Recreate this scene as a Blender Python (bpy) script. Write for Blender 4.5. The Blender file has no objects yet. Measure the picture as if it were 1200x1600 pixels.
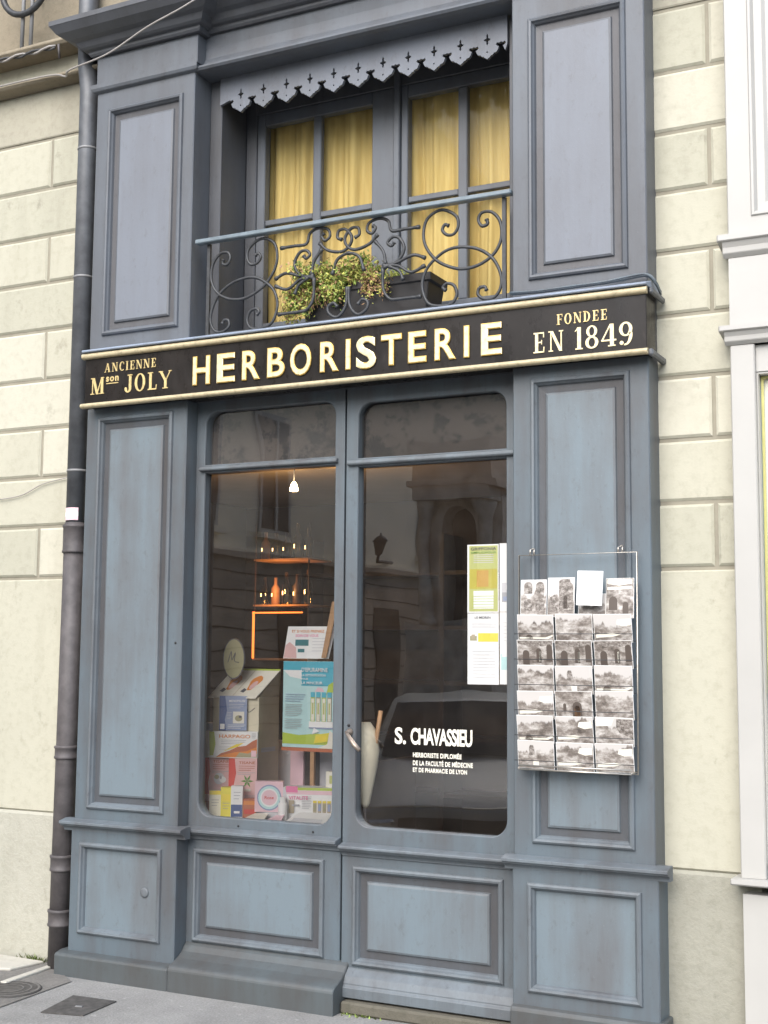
import bpy, bmesh, math, random
from mathutils import Vector, Matrix, Euler
R = math.radians
rnd = random.Random(7)
scn = bpy.context.scene
COL = scn.collection

# ------------------------------------------------------------------ camera
cam_d = bpy.data.cameras.new('camera'); cam = bpy.data.objects.new('camera', cam_d); COL.objects.link(cam)
CAMLOC = Vector((3.980, -4.75, 1.44))
yaw, pitch, roll, FPX = R(26.994), R(6.0772), R(0.4401), 2046.37
rv = Vector((math.cos(yaw), math.sin(yaw), 0)); fv = Vector((-math.sin(yaw), math.cos(yaw), 0)); uv = Vector((0, 0, 1))
f2 = math.cos(pitch) * fv + math.sin(pitch) * uv
u2 = math.cos(pitch) * uv - math.sin(pitch) * fv
r3 = math.cos(roll) * rv + math.sin(roll) * u2
u3 = math.cos(roll) * u2 - math.sin(roll) * rv
m = Matrix((r3, u3, -f2)).transposed().to_4x4(); m.translation = CAMLOC
cam.matrix_world = m
cam_d.sensor_fit = 'VERTICAL'; cam_d.sensor_height = 24.0
cam_d.lens = FPX / 1600 * 24.0
cam_d.clip_start = 0.05; cam_d.clip_end = 500
scn.camera = cam
scn.render.resolution_x, scn.render.resolution_y = 768, 1024

# ------------------------------------------------------------------ light
SUN_EL, SUN_AZ = 40.0, 176.0       # azimuth clockwise from +Y: sun stands over the street, a little to the left
world = bpy.data.worlds.new('World'); scn.world = world; world.use_nodes = True
wn = world.node_tree; bg = wn.nodes['Background']
sky = wn.nodes.new('ShaderNodeTexSky'); sky.sky_type = 'NISHITA'; sky.sun_disc = False
sky.sun_elevation = R(SUN_EL); sky.sun_rotation = R(SUN_AZ)
sky.air_density = 1.0; sky.dust_density = 2.0; sky.ozone_density = 1.0; sky.altitude = 150
wn.links.new(sky.outputs[0], bg.inputs['Color']); bg.inputs['Strength'].default_value = 0.12
sd = bpy.data.lights.new('sun', 'SUN'); sd.energy = 1.5; sd.angle = R(60); sd.color = (1, 0.975, 0.935)
sun = bpy.data.objects.new('sun', sd); COL.objects.link(sun)
sdir = Vector((math.sin(R(SUN_AZ)) * math.cos(R(SUN_EL)), math.cos(R(SUN_AZ)) * math.cos(R(SUN_EL)), math.sin(R(SUN_EL))))
sun.rotation_euler = sdir.to_track_quat('Z', 'Y').to_euler(); sun.location = (0, -8, 12)
vs = scn.view_settings
scn.display_settings.display_device = 'sRGB'
vs.view_transform = 'Standard'; vs.look = 'None'; vs.gamma = 1.0; vs.use_curve_mapping = False
vs.exposure = 1.50
scn.cycles.max_bounces = 8; scn.cycles.transparent_max_bounces = 12
scn.cycles.caustics_reflective = False; scn.cycles.caustics_refractive = False
scn.cycles.sample_clamp_indirect = 6.0

# ------------------------------------------------------------------ materials
def nd(nt, t, **kw):
    n = nt.nodes.new(t)
    for k, v in kw.items():
        if k in n.inputs: n.inputs[k].default_value = v
        else: setattr(n, k, v)
    return n
def c4(c): return (c[0], c[1], c[2], 1.0)
def newmat(name):
    mt = bpy.data.materials.new(name); mt.use_nodes = True
    return mt, mt.node_tree, mt.node_tree.nodes['Principled BSDF']
def ramp(nt, fac, stops):
    r = nt.nodes.new('ShaderNodeValToRGB'); e = r.color_ramp.elements
    while len(e) < len(stops): e.new(0.5)
    for i, (p, c) in enumerate(stops): e[i].position = p; e[i].color = c4(c)
    nt.links.new(fac, r.inputs['Fac']); return r.outputs['Color']
def mixc(nt, fac, a, b, blend='MIX'):
    n = nt.nodes.new('ShaderNodeMix'); n.data_type = 'RGBA'; n.blend_type = blend
    for sock, v in ((n.inputs[0], fac), (n.inputs[6], a), (n.inputs[7], b)):
        if hasattr(v, 'is_linked'): nt.links.new(v, sock)
        else: sock.default_value = v if isinstance(v, float) else c4(v)
    return n.outputs[2]
def noise(nt, scale, detail=4, rough=0.6, stretch=(1, 1, 1), off=(0, 0, 0)):
    tc = nt.nodes.new('ShaderNodeTexCoord'); mp = nt.nodes.new('ShaderNodeMapping')
    mp.inputs['Scale'].default_value = stretch; mp.inputs['Location'].default_value = off
    nt.links.new(tc.outputs['Object'], mp.inputs['Vector'])
    n = nd(nt, 'ShaderNodeTexNoise', Scale=scale, Detail=detail, Roughness=rough)
    nt.links.new(mp.outputs[0], n.inputs['Vector']); return n.outputs['Fac']
def bump(nt, bs, h, strength=0.2, dist=0.01):
    b = nd(nt, 'ShaderNodeBump', Strength=strength, Distance=dist)
    nt.links.new(h, b.inputs['Height']); nt.links.new(b.outputs[0], bs.inputs['Normal'])
def plain(name, col, rough=0.5, metal=0.0, var=0.12, scale=12, spec=0.5):
    mt, nt, bs = newmat(name)
    n = noise(nt, scale)
    d = tuple(x * (1 - var) for x in col); l = tuple(min(1, x * (1 + var)) for x in col)
    nt.links.new(ramp(nt, n, [(0.3, d), (0.7, l)]), bs.inputs['Base Color'])
    bs.inputs['Roughness'].default_value = rough; bs.inputs['Metallic'].default_value = metal
    bs.inputs['Specular IOR Level'].default_value = spec
    return mt
def paint(name, blue, brown, grime, bias=0.0, rough=0.5):
    """old oil paint: blue grey brushed over brown grey, weathered in vertical streaks"""
    mt, nt, bs = newmat(name)
    streak = noise(nt, 9, 6, 0.65, (1, 1, 0.10))
    cloud = noise(nt, 2.3, 5, 0.6, (1, 1, 0.7), (3, 1, 5))
    ad = nd(nt, 'ShaderNodeMath', operation='ADD'); nt.links.new(streak, ad.inputs[0]); nt.links.new(cloud, ad.inputs[1])
    a = nd(nt, 'ShaderNodeMath', operation='MULTIPLY'); nt.links.new(ad.outputs[0], a.inputs[0]); a.inputs[1].default_value = 0.5
    base = ramp(nt, a.outputs[0], [(0.36 + bias, brown), (0.58 + bias, blue)])
    g = noise(nt, 30, 6, 0.78, (1, 1, 0.6), (9, 2, 1))
    gf = ramp(nt, g, [(0.56, (0, 0, 0)), (0.76, (0.55, 0.55, 0.55))])
    c = mixc(nt, gf, base, grime)
    sp = noise(nt, 130, 2, 0.5)
    sf = ramp(nt, sp, [(0.70, (0, 0, 0)), (0.78, (0.25, 0.25, 0.25))])
    c = mixc(nt, sf, c, tuple(min(1, x * 1.6) for x in blue))
    nt.links.new(c, bs.inputs['Base Color'])
    bs.inputs['Roughness'].default_value = rough
    hh = nd(nt, 'ShaderNodeMath', operation='ADD'); nt.links.new(streak, hh.inputs[0]); nt.links.new(g, hh.inputs[1])
    bump(nt, bs, hh.outputs[0], 0.22, 0.004)
    return mt
M = {}
M['paint'] = paint('blue_grey_paint', (0.104, 0.133, 0.154), (0.083, 0.085, 0.089), (0.058, 0.055, 0.052))
M['paint_mould'] = paint('moulding_paint', (0.136, 0.161, 0.179), (0.083, 0.084, 0.088), (0.048, 0.045, 0.044))
M['paint_field'] = paint('panel_field_paint', (0.146, 0.184, 0.208), (0.116, 0.123, 0.130), (0.082, 0.077, 0.073), -0.005)
M['paint_pale'] = paint('upper_panel_paint', (0.162, 0.178, 0.206), (0.140, 0.148, 0.166), (0.095, 0.094, 0.096), -0.02)
M['paint_up'] = paint('upper_grey_paint', (0.111, 0.124, 0.142), (0.084, 0.087, 0.094), (0.058, 0.056, 0.055))
M['paint_valance'] = paint('valance_paint', (0.150, 0.166, 0.196), (0.118, 0.126, 0.142), (0.07, 0.066, 0.064))
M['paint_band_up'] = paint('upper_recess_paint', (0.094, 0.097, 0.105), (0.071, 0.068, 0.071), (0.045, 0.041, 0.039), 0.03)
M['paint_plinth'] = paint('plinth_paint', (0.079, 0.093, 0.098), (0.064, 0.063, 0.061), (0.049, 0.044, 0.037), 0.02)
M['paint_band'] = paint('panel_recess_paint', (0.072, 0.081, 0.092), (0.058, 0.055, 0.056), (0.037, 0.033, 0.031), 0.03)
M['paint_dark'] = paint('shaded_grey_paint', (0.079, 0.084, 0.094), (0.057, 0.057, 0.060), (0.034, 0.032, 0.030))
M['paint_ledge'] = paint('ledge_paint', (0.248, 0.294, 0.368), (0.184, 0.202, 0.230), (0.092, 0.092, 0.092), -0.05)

def stone_mat(name, base, dirt, stain_scale=1.3, bumpy=0.25):
    mt, nt, bs = newmat(name)
    n1 = noise(nt, stain_scale, 6, 0.6); n2 = noise(nt, 26, 6, 0.7, off=(4, 4, 4))
    n3 = noise(nt, 3.0, 5, 0.6, (1.6, 1, 0.22), (1, 7, 2))
    c = ramp(nt, n1, [(0.30, tuple(x * 0.93 for x in base)), (0.65, base)])
    c = mixc(nt, ramp(nt, n2, [(0.48, (0, 0, 0)), (0.80, (0.45, 0.45, 0.45))]), c, dirt)
    c = mixc(nt, ramp(nt, n3, [(0.54, (0, 0, 0)), (0.80, (0.36, 0.36, 0.36))]), c, dirt)
    n4 = noise(nt, 7.0, 8, 0.72, (1, 1, 0.8), (6, 3, 9))
    c = mixc(nt, ramp(nt, n4, [(0.60, (0, 0, 0)), (0.70, (0.5, 0.5, 0.5))]), c, tuple(x * 0.8 for x in dirt))
    nt.links.new(c, bs.inputs['Base Color']); bs.inputs['Roughness'].default_value = 0.9
    bs.inputs['Specular IOR Level'].default_value = 0.2
    bump(nt, bs, n2, bumpy, 0.006); return mt
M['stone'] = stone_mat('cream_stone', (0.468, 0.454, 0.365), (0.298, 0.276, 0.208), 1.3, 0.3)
M['stone_b'] = stone_mat('cream_stone_pale', (0.512, 0.495, 0.405), (0.336, 0.313, 0.244), 1.9, 0.3)
M['stone_c'] = stone_mat('cream_stone_grey', (0.431, 0.420, 0.336), (0.250, 0.236, 0.184), 1.6, 0.35)
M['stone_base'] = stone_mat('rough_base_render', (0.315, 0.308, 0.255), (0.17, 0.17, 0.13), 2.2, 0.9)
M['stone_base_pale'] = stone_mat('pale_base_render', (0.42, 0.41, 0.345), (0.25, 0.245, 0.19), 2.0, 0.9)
M['stone_dirty'] = stone_mat('weathered_stone', (0.264, 0.228, 0.168), (0.120, 0.102, 0.072), 3.5, 0.5)
M['stone_stained'] = stone_mat('stained_cream_stone', (0.377, 0.358, 0.286), (0.195, 0.176, 0.137), 2.6, 0.3)
M['joint'] = plain('joint_mortar', (0.27, 0.25, 0.195), 0.95)
M['white_paint'] = plain('white_paint', (0.405, 0.397, 0.372), 0.45, var=0.04, scale=3)
M['zinc'] = plain('grey_zinc', (0.105, 0.110, 0.118), 0.5, 0.2, 0.25, 14)
M['cast_iron'] = plain('brown_iron_pipe', (0.078, 0.070, 0.070), 0.6, 0.0, 0.3, 16)
M['seam'] = plain('pipe_solder', (0.22, 0.22, 0.22), 0.5)
M['iron'] = plain('wrought_iron', (0.045, 0.047, 0.050), 0.5, 0.2, 0.3, 40)
M['rail_paint'] = plain('rail_blue_grey', (0.16, 0.20, 0.225), 0.4, 0, 0.2, 20)
def gold_mat(name, c, metal, rough):
    mt, nt, bs = newmat(name)
    n = noise(nt, 45, 5, 0.7)
    nt.links.new(ramp(nt, n, [(0.28, tuple(x * 0.62 for x in c)), (0.5, c), (0.75, tuple(min(1, x * 1.12) for x in c))]), bs.inputs['Base Color'])
    bs.inputs['Metallic'].default_value = metal; bs.inputs['Roughness'].default_value = rough
    bump(nt, bs, n, 0.15, 0.002); return mt
M['gold'] = gold_mat('gilding', (0.72, 0.56, 0.26), 0.4, 0.4)
M['gold_pale'] = gold_mat('pale_gilding', (0.78, 0.665, 0.40), 0.25, 0.4)
M['gold_edge'] = gold_mat('shaded_gilt_edge', (0.52, 0.35, 0.10), 0.5, 0.45)  # deeper gold for letter edges, their shading put into the colour
M['gold_mould'] = gold_mat('gold_moulding_paint', (0.50, 0.425, 0.27), 0.1, 0.5)
def black_board():
    mt, nt, bs = newmat('black_signboard')
    n = noise(nt, 3.2, 6, 0.65, (1, 1, 0.8)); n2 = noise(nt, 14, 6, 0.7, (1, 1, 0.5))
    c = ramp(nt, n, [(0.4, (0.011, 0.009, 0.008)), (0.75, (0.024, 0.020, 0.018))])
    c = mixc(nt, ramp(nt, n2, [(0.62, (0, 0, 0)), (0.72, (0.3, 0.3, 0.3))]), c, (0.07, 0.062, 0.055))
    nt.links.new(c, bs.inputs['Base Color'])
    bs.inputs['Specular IOR Level'].default_value = 0.25
    nt.links.new(ramp(nt, n2, [(0.3, (0.18, 0.18, 0.18)), (0.8, (0.55, 0.55, 0.55))]), bs.inputs['Roughness'])
    return mt
M['board'] = black_board()
def glass_mat(name, k=2.0, tint=(1, 1, 1), dust_haze=0.0):
    mt = bpy.data.materials.new(name); mt.use_nodes = True; nt = mt.node_tree; nt.nodes.clear()
    out = nt.nodes.new('ShaderNodeOutputMaterial'); tr = nt.nodes.new('ShaderNodeBsdfTransparent'); tr.inputs[0].default_value = c4(tint)
    gl = nt.nodes.new('ShaderNodeBsdfGlossy'); gl.inputs['Roughness'].default_value = 0.0
    fr = nt.nodes.new('ShaderNodeFresnel'); fr.inputs['IOR'].default_value = 1.5
    wv = nd(nt, 'ShaderNodeBump', Strength=1.0, Distance=0.0011); nt.links.new(noise(nt, 2.6, 1, 0.4, off=(3, 3, 3)), wv.inputs['Height']); nt.links.new(wv.outputs[0], gl.inputs['Normal'])
    mu = nd(nt, 'ShaderNodeMath', operation='MULTIPLY'); nt.links.new(fr.outputs[0], mu.inputs[0]); mu.inputs[1].default_value = k
    mx = nt.nodes.new('ShaderNodeMixShader'); nt.links.new(mu.outputs[0], mx.inputs[0])
    nt.links.new(tr.outputs[0], mx.inputs[1]); nt.links.new(gl.outputs[0], mx.inputs[2])
    last = mx.outputs[0]
    if dust_haze:  # dusty film whose diffuse haze is also there to lift the dark glass
        df = nt.nodes.new('ShaderNodeBsdfDiffuse'); df.inputs[0].default_value = (0.40, 0.34, 0.29, 1)
        n = noise(nt, 9, 5, 0.65); f = ramp(nt, n, [(0.35, (dust_haze * .3,) * 3), (0.75, (dust_haze,) * 3)])
        m2 = nt.nodes.new('ShaderNodeMixShader'); nt.links.new(f, m2.inputs[0]); nt.links.new(last, m2.inputs[1]); nt.links.new(df.outputs[0], m2.inputs[2])
        last = m2.outputs[0]
    nt.links.new(last, out.inputs[0]); return mt
M['glass'] = glass_mat('shop_glass', 3.4, (0.97, 0.97, 0.97), 0.036)
M['glass_transom'] = glass_mat('old_transom_glass', 1.2, (0.95, 0.95, 0.95), 0.05)
M['glass_upper'] = glass_mat('window_glass', 0.12, (0.97, 0.98, 0.97))
M['glass_clear'] = glass_mat('jar_glass', 2.0, (0.9, 0.82, 0.62))
def transom_back():
    mt, nt, bs = newmat('peeling_brown_backing')
    n = noise(nt, 9, 8, 0.72, (1, 1, 1.2)); n2 = noise(nt, 2.2, 3)
    c = ramp(nt, n2, [(0.3, (0.046, 0.038, 0.033)), (0.7, (0.072, 0.060, 0.051))])
    c = mixc(nt, ramp(nt, n, [(0.50, (0, 0, 0)), (0.57, (0.9, 0.9, 0.9))]), c, (0.012, 0.012, 0.013))
    nt.links.new(c, bs.inputs['Base Color']); bs.inputs['Roughness'].default_value = 0.7; return mt
M['transom'] = transom_back()
def curtain_mat():
    mt, nt, bs = newmat('yellow_curtain')
    n = noise(nt, 60, 3, 0.5, (1, 1, 0.08)); n2 = noise(nt, 160, 2, 0.5, (0.2, 0.2, 1))
    c = ramp(nt, n, [(0.3, (0.48, 0.345, 0.125)), (0.7, (0.56, 0.425, 0.170))])
    nt.links.new(c, bs.inputs['Base Color']); bs.inputs['Roughness'].default_value = 0.85
    bs.inputs['Specular IOR Level'].default_value = 0.15
    bump(nt, bs, n2, 0.1, 0.003); return mt
M['curtain'] = curtain_mat()
def asphalt(name, a, b, sc=140, bs_=0.5):
    mt, nt, bs = newmat(name)
    n = noise(nt, sc, 4, 0.7); n2 = noise(nt, 2.4, 6, 0.65, off=(2, 2, 2))
    c = ramp(nt, n2, [(0.32, a), (0.68, b)])
    c = mixc(nt, ramp(nt, n, [(0.45, (0, 0, 0)), (0.8, (0.5, 0.5, 0.5))]), c, tuple(x * 1.7 for x in b))
    c = mixc(nt, ramp(nt, n, [(0.2, (0.5, 0.5, 0.5)), (0.42, (0, 0, 0))]), c, tuple(x * 0.5 for x in a))
    n3 = noise(nt, 16, 6, 0.7, (1, 1, 1), (8, 1, 3)); n4 = noise(nt, 5, 6, 0.75, (1, 1, 1), (1, 9, 4))
    c = mixc(nt, ramp(nt, n3, [(0.60, (0, 0, 0)), (0.66, (0.55, 0.55, 0.55))]), c, tuple(x * 1.5 for x in b))
    c = mixc(nt, ramp(nt, n4, [(0.60, (0, 0, 0)), (0.72, (0.5, 0.5, 0.5))]), c, tuple(x * 0.55 for x in a))
    nt.links.new(c, bs.inputs['Base Color']); bs.inputs['Roughness'].default_value = 0.9
    bump(nt, bs, n, bs_, 0.006); return mt
M['pavement'] = asphalt('worn_pavement', (0.170, 0.167, 0.158), (0.290, 0.286, 0.274), 105, 0.8)
M['patch'] = asphalt('dark_asphalt_patch', (0.12, 0.115, 0.105), (0.19, 0.18, 0.165), 110)
M['road'] = asphalt('road_asphalt', (0.13, 0.125, 0.12), (0.19, 0.18, 0.17), 90)
M['slab'] = stone_mat('pale_paving_stone', (0.50, 0.48, 0.42), (0.28, 0.26, 0.21), 5, 0.4)
M['plate_iron'] = plain('cover_iron', (0.085, 0.080, 0.075), 0.65, 0.2, 0.4, 30)
M['threshold'] = stone_mat('mossy_threshold_stone', (0.13, 0.12, 0.095), (0.045, 0.048, 0.028), 9, 0.9)
M['moss'] = plain('moss', (0.10, 0.12, 0.035), 0.95, var=0.5, scale=60)
M['wire_grey'] = plain('grey_cable', (0.30, 0.28, 0.26), 0.6)
M['wire_dark'] = plain('dark_cable', (0.05, 0.05, 0.05), 0.6)
M['chrome'] = plain('rack_wire', (0.52, 0.48, 0.42), 0.28, 0.85, 0.2, 40)
M['paper'] = plain('white_paper', (0.86, 0.86, 0.84), 0.6, var=0.03)
M['black'] = plain('black', (0.012, 0.012, 0.013), 0.5)
M['dark_plastic'] = plain('dark_planter_plastic', (0.017, 0.015, 0.015), 0.5)
M['leaf_a'] = plain('leaf_green', (0.20, 0.28, 0.055), 0.6, var=0.45, scale=25)
M['leaf_b'] = plain('leaf_yellow_green', (0.44, 0.45, 0.10), 0.6, var=0.35, scale=25)
M['leaf_c'] = plain('leaf_russet', (0.36, 0.215, 0.11), 0.7, var=0.4, scale=25)
M['steel'] = plain('handle_metal', (0.28, 0.23, 0.19), 0.35, 0.6)
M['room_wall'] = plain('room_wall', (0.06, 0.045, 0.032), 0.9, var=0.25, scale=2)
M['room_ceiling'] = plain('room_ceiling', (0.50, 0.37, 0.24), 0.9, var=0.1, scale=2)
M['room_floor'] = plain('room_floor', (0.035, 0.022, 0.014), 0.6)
M['pale_yellow_border'] = plain('pale_yellow_border', (0.58, 0.54, 0.20), 0.5)
M['wood'] = plain('light_wood', (0.45, 0.26, 0.13), 0.5, var=0.2, scale=20)
M['wood_dark'] = plain('dark_wood', (0.035, 0.021, 0.013), 0.45, var=0.3, scale=8)
def flat(name, c, rough=0.55): M[name] = plain(name, c, rough, var=0.04, scale=20)
for nme, c in {'red': (0.62, 0.06, 0.04), 'pink': (0.74, 0.47, 0.45), 'rose': (0.80, 0.55, 0.60), 'magenta': (0.78, 0.20, 0.38), 'yellow': (0.85, 0.68, 0.06),
               'cream': (0.70, 0.64, 0.48), 'tan': (0.45, 0.38, 0.26), 'slate': (0.30, 0.36, 0.52), 'navy': (0.06, 0.11, 0.28), 'sky_blue': (0.08, 0.45, 0.58),
               'aqua': (0.50, 0.74, 0.74), 'lime': (0.45, 0.58, 0.08), 'green': (0.14, 0.30, 0.06), 'orange': (0.70, 0.24, 0.04), 'rust': (0.48, 0.14, 0.06),
               'brown': (0.22, 0.12, 0.06), 'grey': (0.40, 0.40, 0.42), 'ink': (0.10, 0.10, 0.12), 'pale_grey': (0.62, 0.62, 0.64), 'khaki': (0.36, 0.34, 0.20),
               'card_dark': (0.085, 0.066, 0.054), 'card_mid': (0.19, 0.16, 0.14), 'ivory': (0.80, 0.77, 0.66), 'teal': (0.05, 0.20, 0.22)}.items(): flat(nme, c)
def emit(name, c, s):
    mt = bpy.data.materials.new(name); mt.use_nodes = True; nt = mt.node_tree; bs = nt.nodes['Principled BSDF']
    bs.inputs['Base Color'].default_value = c4(c); bs.inputs['Emission Color'].default_value = c4(c); bs.inputs['Emission Strength'].default_value = s
    M[name] = mt
emit('bulb_glow', (1, 0.74, 0.40), 9); emit('amber_glow', (1, 0.25, 0.04), 0.75); emit('painted_glint', (1, 0.6, 0.22), 2.5)
def card_mat(name, horizon, contrast, seed):
    """old sepia view: pale sky over a ragged dark skyline, brown-grey detail below"""
    mt, nt, bs = newmat(name)
    tc = nt.nodes.new('ShaderNodeTexCoord'); sp = nt.nodes.new('ShaderNodeSeparateXYZ'); nt.links.new(tc.outputs['Generated'], sp.inputs[0])
    sky_n = noise(nt, 26, 4, 0.65, (1, 1, 0.0), (seed * 1.7, 0, seed)); det = noise(nt, 55, 5, 0.7, (1, 1, 1.5), (seed, 2, seed * 3.1)); big = noise(nt, 22, 2, 0.5, (0.7, 1, 1.6), (seed * 2.3, 5, 1))
    oi = nt.nodes.new('ShaderNodeObjectInfo'); vm = nd(nt, 'ShaderNodeVectorMath', operation='SCALE'); vm.inputs[0].default_value = (7.3, 0, 5.1); nt.links.new(oi.outputs['Random'], vm.inputs['Scale'])
    for o_ in (sky_n, det, big):
        mp_ = o_.node.inputs['Vector'].links[0].from_node; va = nd(nt, 'ShaderNodeVectorMath', operation='ADD'); nt.links.new(mp_.outputs[0], va.inputs[0]); nt.links.new(vm.outputs[0], va.inputs[1]); nt.links.new(va.outputs[0], o_.node.inputs['Vector'])
    h = nd(nt, 'ShaderNodeMath', operation='MULTIPLY_ADD'); nt.links.new(sky_n, h.inputs[0]); h.inputs[1].default_value = 0.9; h.inputs[2].default_value = horizon - 0.45
    d = nd(nt, 'ShaderNodeMath', operation='SUBTRACT'); nt.links.new(sp.outputs[2], d.inputs[0]); nt.links.new(h.outputs[0], d.inputs[1])
    f = ramp(nt, d.outputs[0], [(0.0, (0, 0, 0)), (0.06, (1, 1, 1))])
    ad = nd(nt, 'ShaderNodeMath', operation='ADD'); nt.links.new(det, ad.inputs[0]); nt.links.new(big, ad.inputs[1])
    hf = nd(nt, 'ShaderNodeMath', operation='MULTIPLY'); nt.links.new(ad.outputs[0], hf.inputs[0]); hf.inputs[1].default_value = 0.5
    lo = ramp(nt, hf.outputs[0], [(0.34, (0.075, 0.062, 0.053)), (0.46, (0.20, 0.172, 0.15)), (0.56, (0.40, 0.37, 0.34)), (0.66, (0.62, 0.59, 0.56))])
    c = mixc(nt, f, lo, (0.53, 0.505, 0.48))
    nt.links.new(c, bs.inputs['Base Color']); bs.inputs['Roughness'].default_value = 0.45
    return mt
_m, _nt, _bs = newmat('card_grey'); _n = noise(_nt, 70, 5, 0.75, (1, 1, 1.3)); _nt.links.new(ramp(_nt, _n, [(0.36, (0.06, 0.05, 0.042)), (0.5, (0.19, 0.165, 0.145)), (0.64, (0.42, 0.39, 0.36))]), _bs.inputs['Base Color']); M['card_mid'] = _m
CARD = {k: card_mat('sepia_view_' + n, h, 1, s) for k, n, h, s in (('a', 'river', 0.80, 1), ('b', 'town', 0.68, 4), ('c', 'hill', 0.58, 9), ('d', 'tower', 0.50, 14), ('e', 'ruin', 1.5, 21))}

# ------------------------------------------------------------------ mesh helpers
WL = {}                                     # world location of every created object
class MB:
    def __init__(s): s.v = []; s.f = []; s.mi = []; s.mats = []; s.sm = []
    def m(s, mat):
        if mat not in s.mats: s.mats.append(mat)
        return s.mats.index(mat)
    def add(s, vs_, fs, mat, smooth=False):
        b = len(s.v); i = s.m(mat); s.v += [tuple(v) for v in vs_]
        for f in fs: s.f.append(tuple(b + k for k in f)); s.mi.append(i); s.sm.append(smooth)
        return s
    def box(s, x0, x1, y0, y1, z0, z1, mat, mx=None):
        vs_ = [Vector((x, y, z)) for z in (z0, z1) for y in (y0, y1) for x in (x0, x1)]
        if mx: vs_ = [mx @ v for v in vs_]
        return s.add(vs_, [(0, 2, 3, 1), (4, 5, 7, 6), (0, 1, 5, 4), (2, 6, 7, 3), (0, 4, 6, 2), (1, 3, 7, 5)], mat)
    def rects(s, loops, mat, cap=True, cap_mat=None, back=False):
        """loft through rectangles (x0,x1,z0,z1,y) seen from the street"""
        vs_ = []
        for (x0, x1, z0, z1, y) in loops: vs_ += [(x0, y, z0), (x1, y, z0), (x1, y, z1), (x0, y, z1)]
        fs = []
        for i in range(len(loops) - 1):
            for k in range(4):
                a, b = 4 * i + k, 4 * i + (k + 1) % 4; fs.append((a, b, b + 4, a + 4))
        s.add(vs_, fs, mat)
        if cap: s.add(vs_[-4:], [(0, 1, 2, 3)], cap_mat or mat)
        if back: s.add(vs_[:4], [(3, 2, 1, 0)], mat)
        return s
    def tube(s, pts, r, mat, n=8, closed=False, cap=True):
        pts = [Vector(p) for p in pts]; rs = r if isinstance(r, (list, tuple)) else [r] * len(pts)
        vs_ = []; L = len(pts); up = None
        for i, p in enumerate(pts):
            a = pts[(i - 1) % L] if (closed or i > 0) else p; b = pts[(i + 1) % L] if (closed or i < L - 1) else p
            t = (b - a).normalized()
            if up is None: up = t.orthogonal().normalized()
            up = (up - t * up.dot(t)); up = up.normalized() if up.length > 1e-6 else t.orthogonal().normalized()
            sd_ = t.cross(up)
            for k in range(n):
                an = 2 * math.pi * k / n; vs_.append(p + rs[i] * (math.cos(an) * up + math.sin(an) * sd_))
        fs = []
        for i in range(L if closed else L - 1):
            j = (i + 1) % L
            for k in range(n): fs.append((i * n + k, i * n + (k + 1) % n, j * n + (k + 1) % n, j * n + k))
        if cap and not closed: fs += [tuple(range(n))[::-1], tuple((L - 1) * n + k for k in range(n))]
        return s.add(vs_, fs, mat, True)
    def lathe(s, prof, origin, mat, n=24, axis='Z'):
        """prof: (radius, height)"""
        o = Vector(origin); vs_ = []
        for (r, h) in prof:
            for k in range(n):
                a = 2 * math.pi * k / n
                vs_.append(o + (Vector((r * math.cos(a), r * math.sin(a), h)) if axis == 'Z' else Vector((r * math.cos(a), -h, r * math.sin(a)))))
        fs = []
        for i in range(len(prof) - 1):
            for k in range(n): fs.append((i * n + k, i * n + (k + 1) % n, (i + 1) * n + (k + 1) % n, (i + 1) * n + k))
        fs += [tuple(range(n))[::-1], tuple((len(prof) - 1) * n + k for k in range(n))]
        return s.add(vs_, fs, mat, True)
    def prism(s, poly, y0, y1, mat, mx=None):
        """poly in (x,z), y0 the street side"""
        n = len(poly); vs_ = [Vector((x, y0, z)) for x, z in poly] + [Vector((x, y1, z)) for x, z in poly]
        if mx: vs_ = [mx @ v for v in vs_]
        return s.add(vs_, [tuple(range(n)), tuple(range(2 * n - 1, n - 1, -1))] + [(i, n + i, n + (i + 1) % n, (i + 1) % n) for i in range(n)], mat)
    def prism_x(s, poly, x0, x1, mat):
        """profile in (y,z) run along x"""
        n = len(poly); vs_ = [(x0, y, z) for y, z in poly] + [(x1, y, z) for y, z in poly]
        return s.add(vs_, [tuple(range(n)), tuple(range(2 * n - 1, n - 1, -1))] + [(i, n + i, n + (i + 1) % n, (i + 1) % n) for i in range(n)], mat)
    def build(s, name, parent=None, bevel=0.0, loc=None, segs=1, mx=None):
        me = bpy.data.meshes.new(name)
        base = Vector(WL[parent.name]) if parent else Vector(loc or (0, 0, 0))
        L = Vector(loc) if loc else base
        me.from_pydata([tuple(Vector(v) - L) for v in s.v], [], s.f)
        for mt in s.mats: me.materials.append(mt if not isinstance(mt, str) else M[mt])
        me.polygons.foreach_set('material_index', s.mi); me.polygons.foreach_set('use_smooth', s.sm)
        bm = bmesh.new(); bm.from_mesh(me); bmesh.ops.recalc_face_normals(bm, faces=bm.faces); bm.to_mesh(me); bm.free()
        me.update()
        o = bpy.data.objects.new(name, me); COL.objects.link(o)
        if parent: o.parent = parent; o.location = L - base
        else: o.location = L
        WL[o.name] = L
        if bevel:
            b = o.modifiers.new('edge', 'BEVEL'); b.width = bevel; b.segments = segs; b.limit_method = 'ANGLE'; b.angle_limit = R(28)
        return o
def tag(o, label, cat, group=None):
    o['label'] = label; o['category'] = cat
    if group: o['group'] = group
    return o
def thing(name, loc, label, cat, group=None):
    o = bpy.data.objects.new(name, None); COL.objects.link(o); o.location = loc; o.empty_display_size = 0.1
    WL[o.name] = Vector(loc); return tag(o, label, cat, group)
def struct(o): o['kind'] = 'structure'; return o
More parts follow.
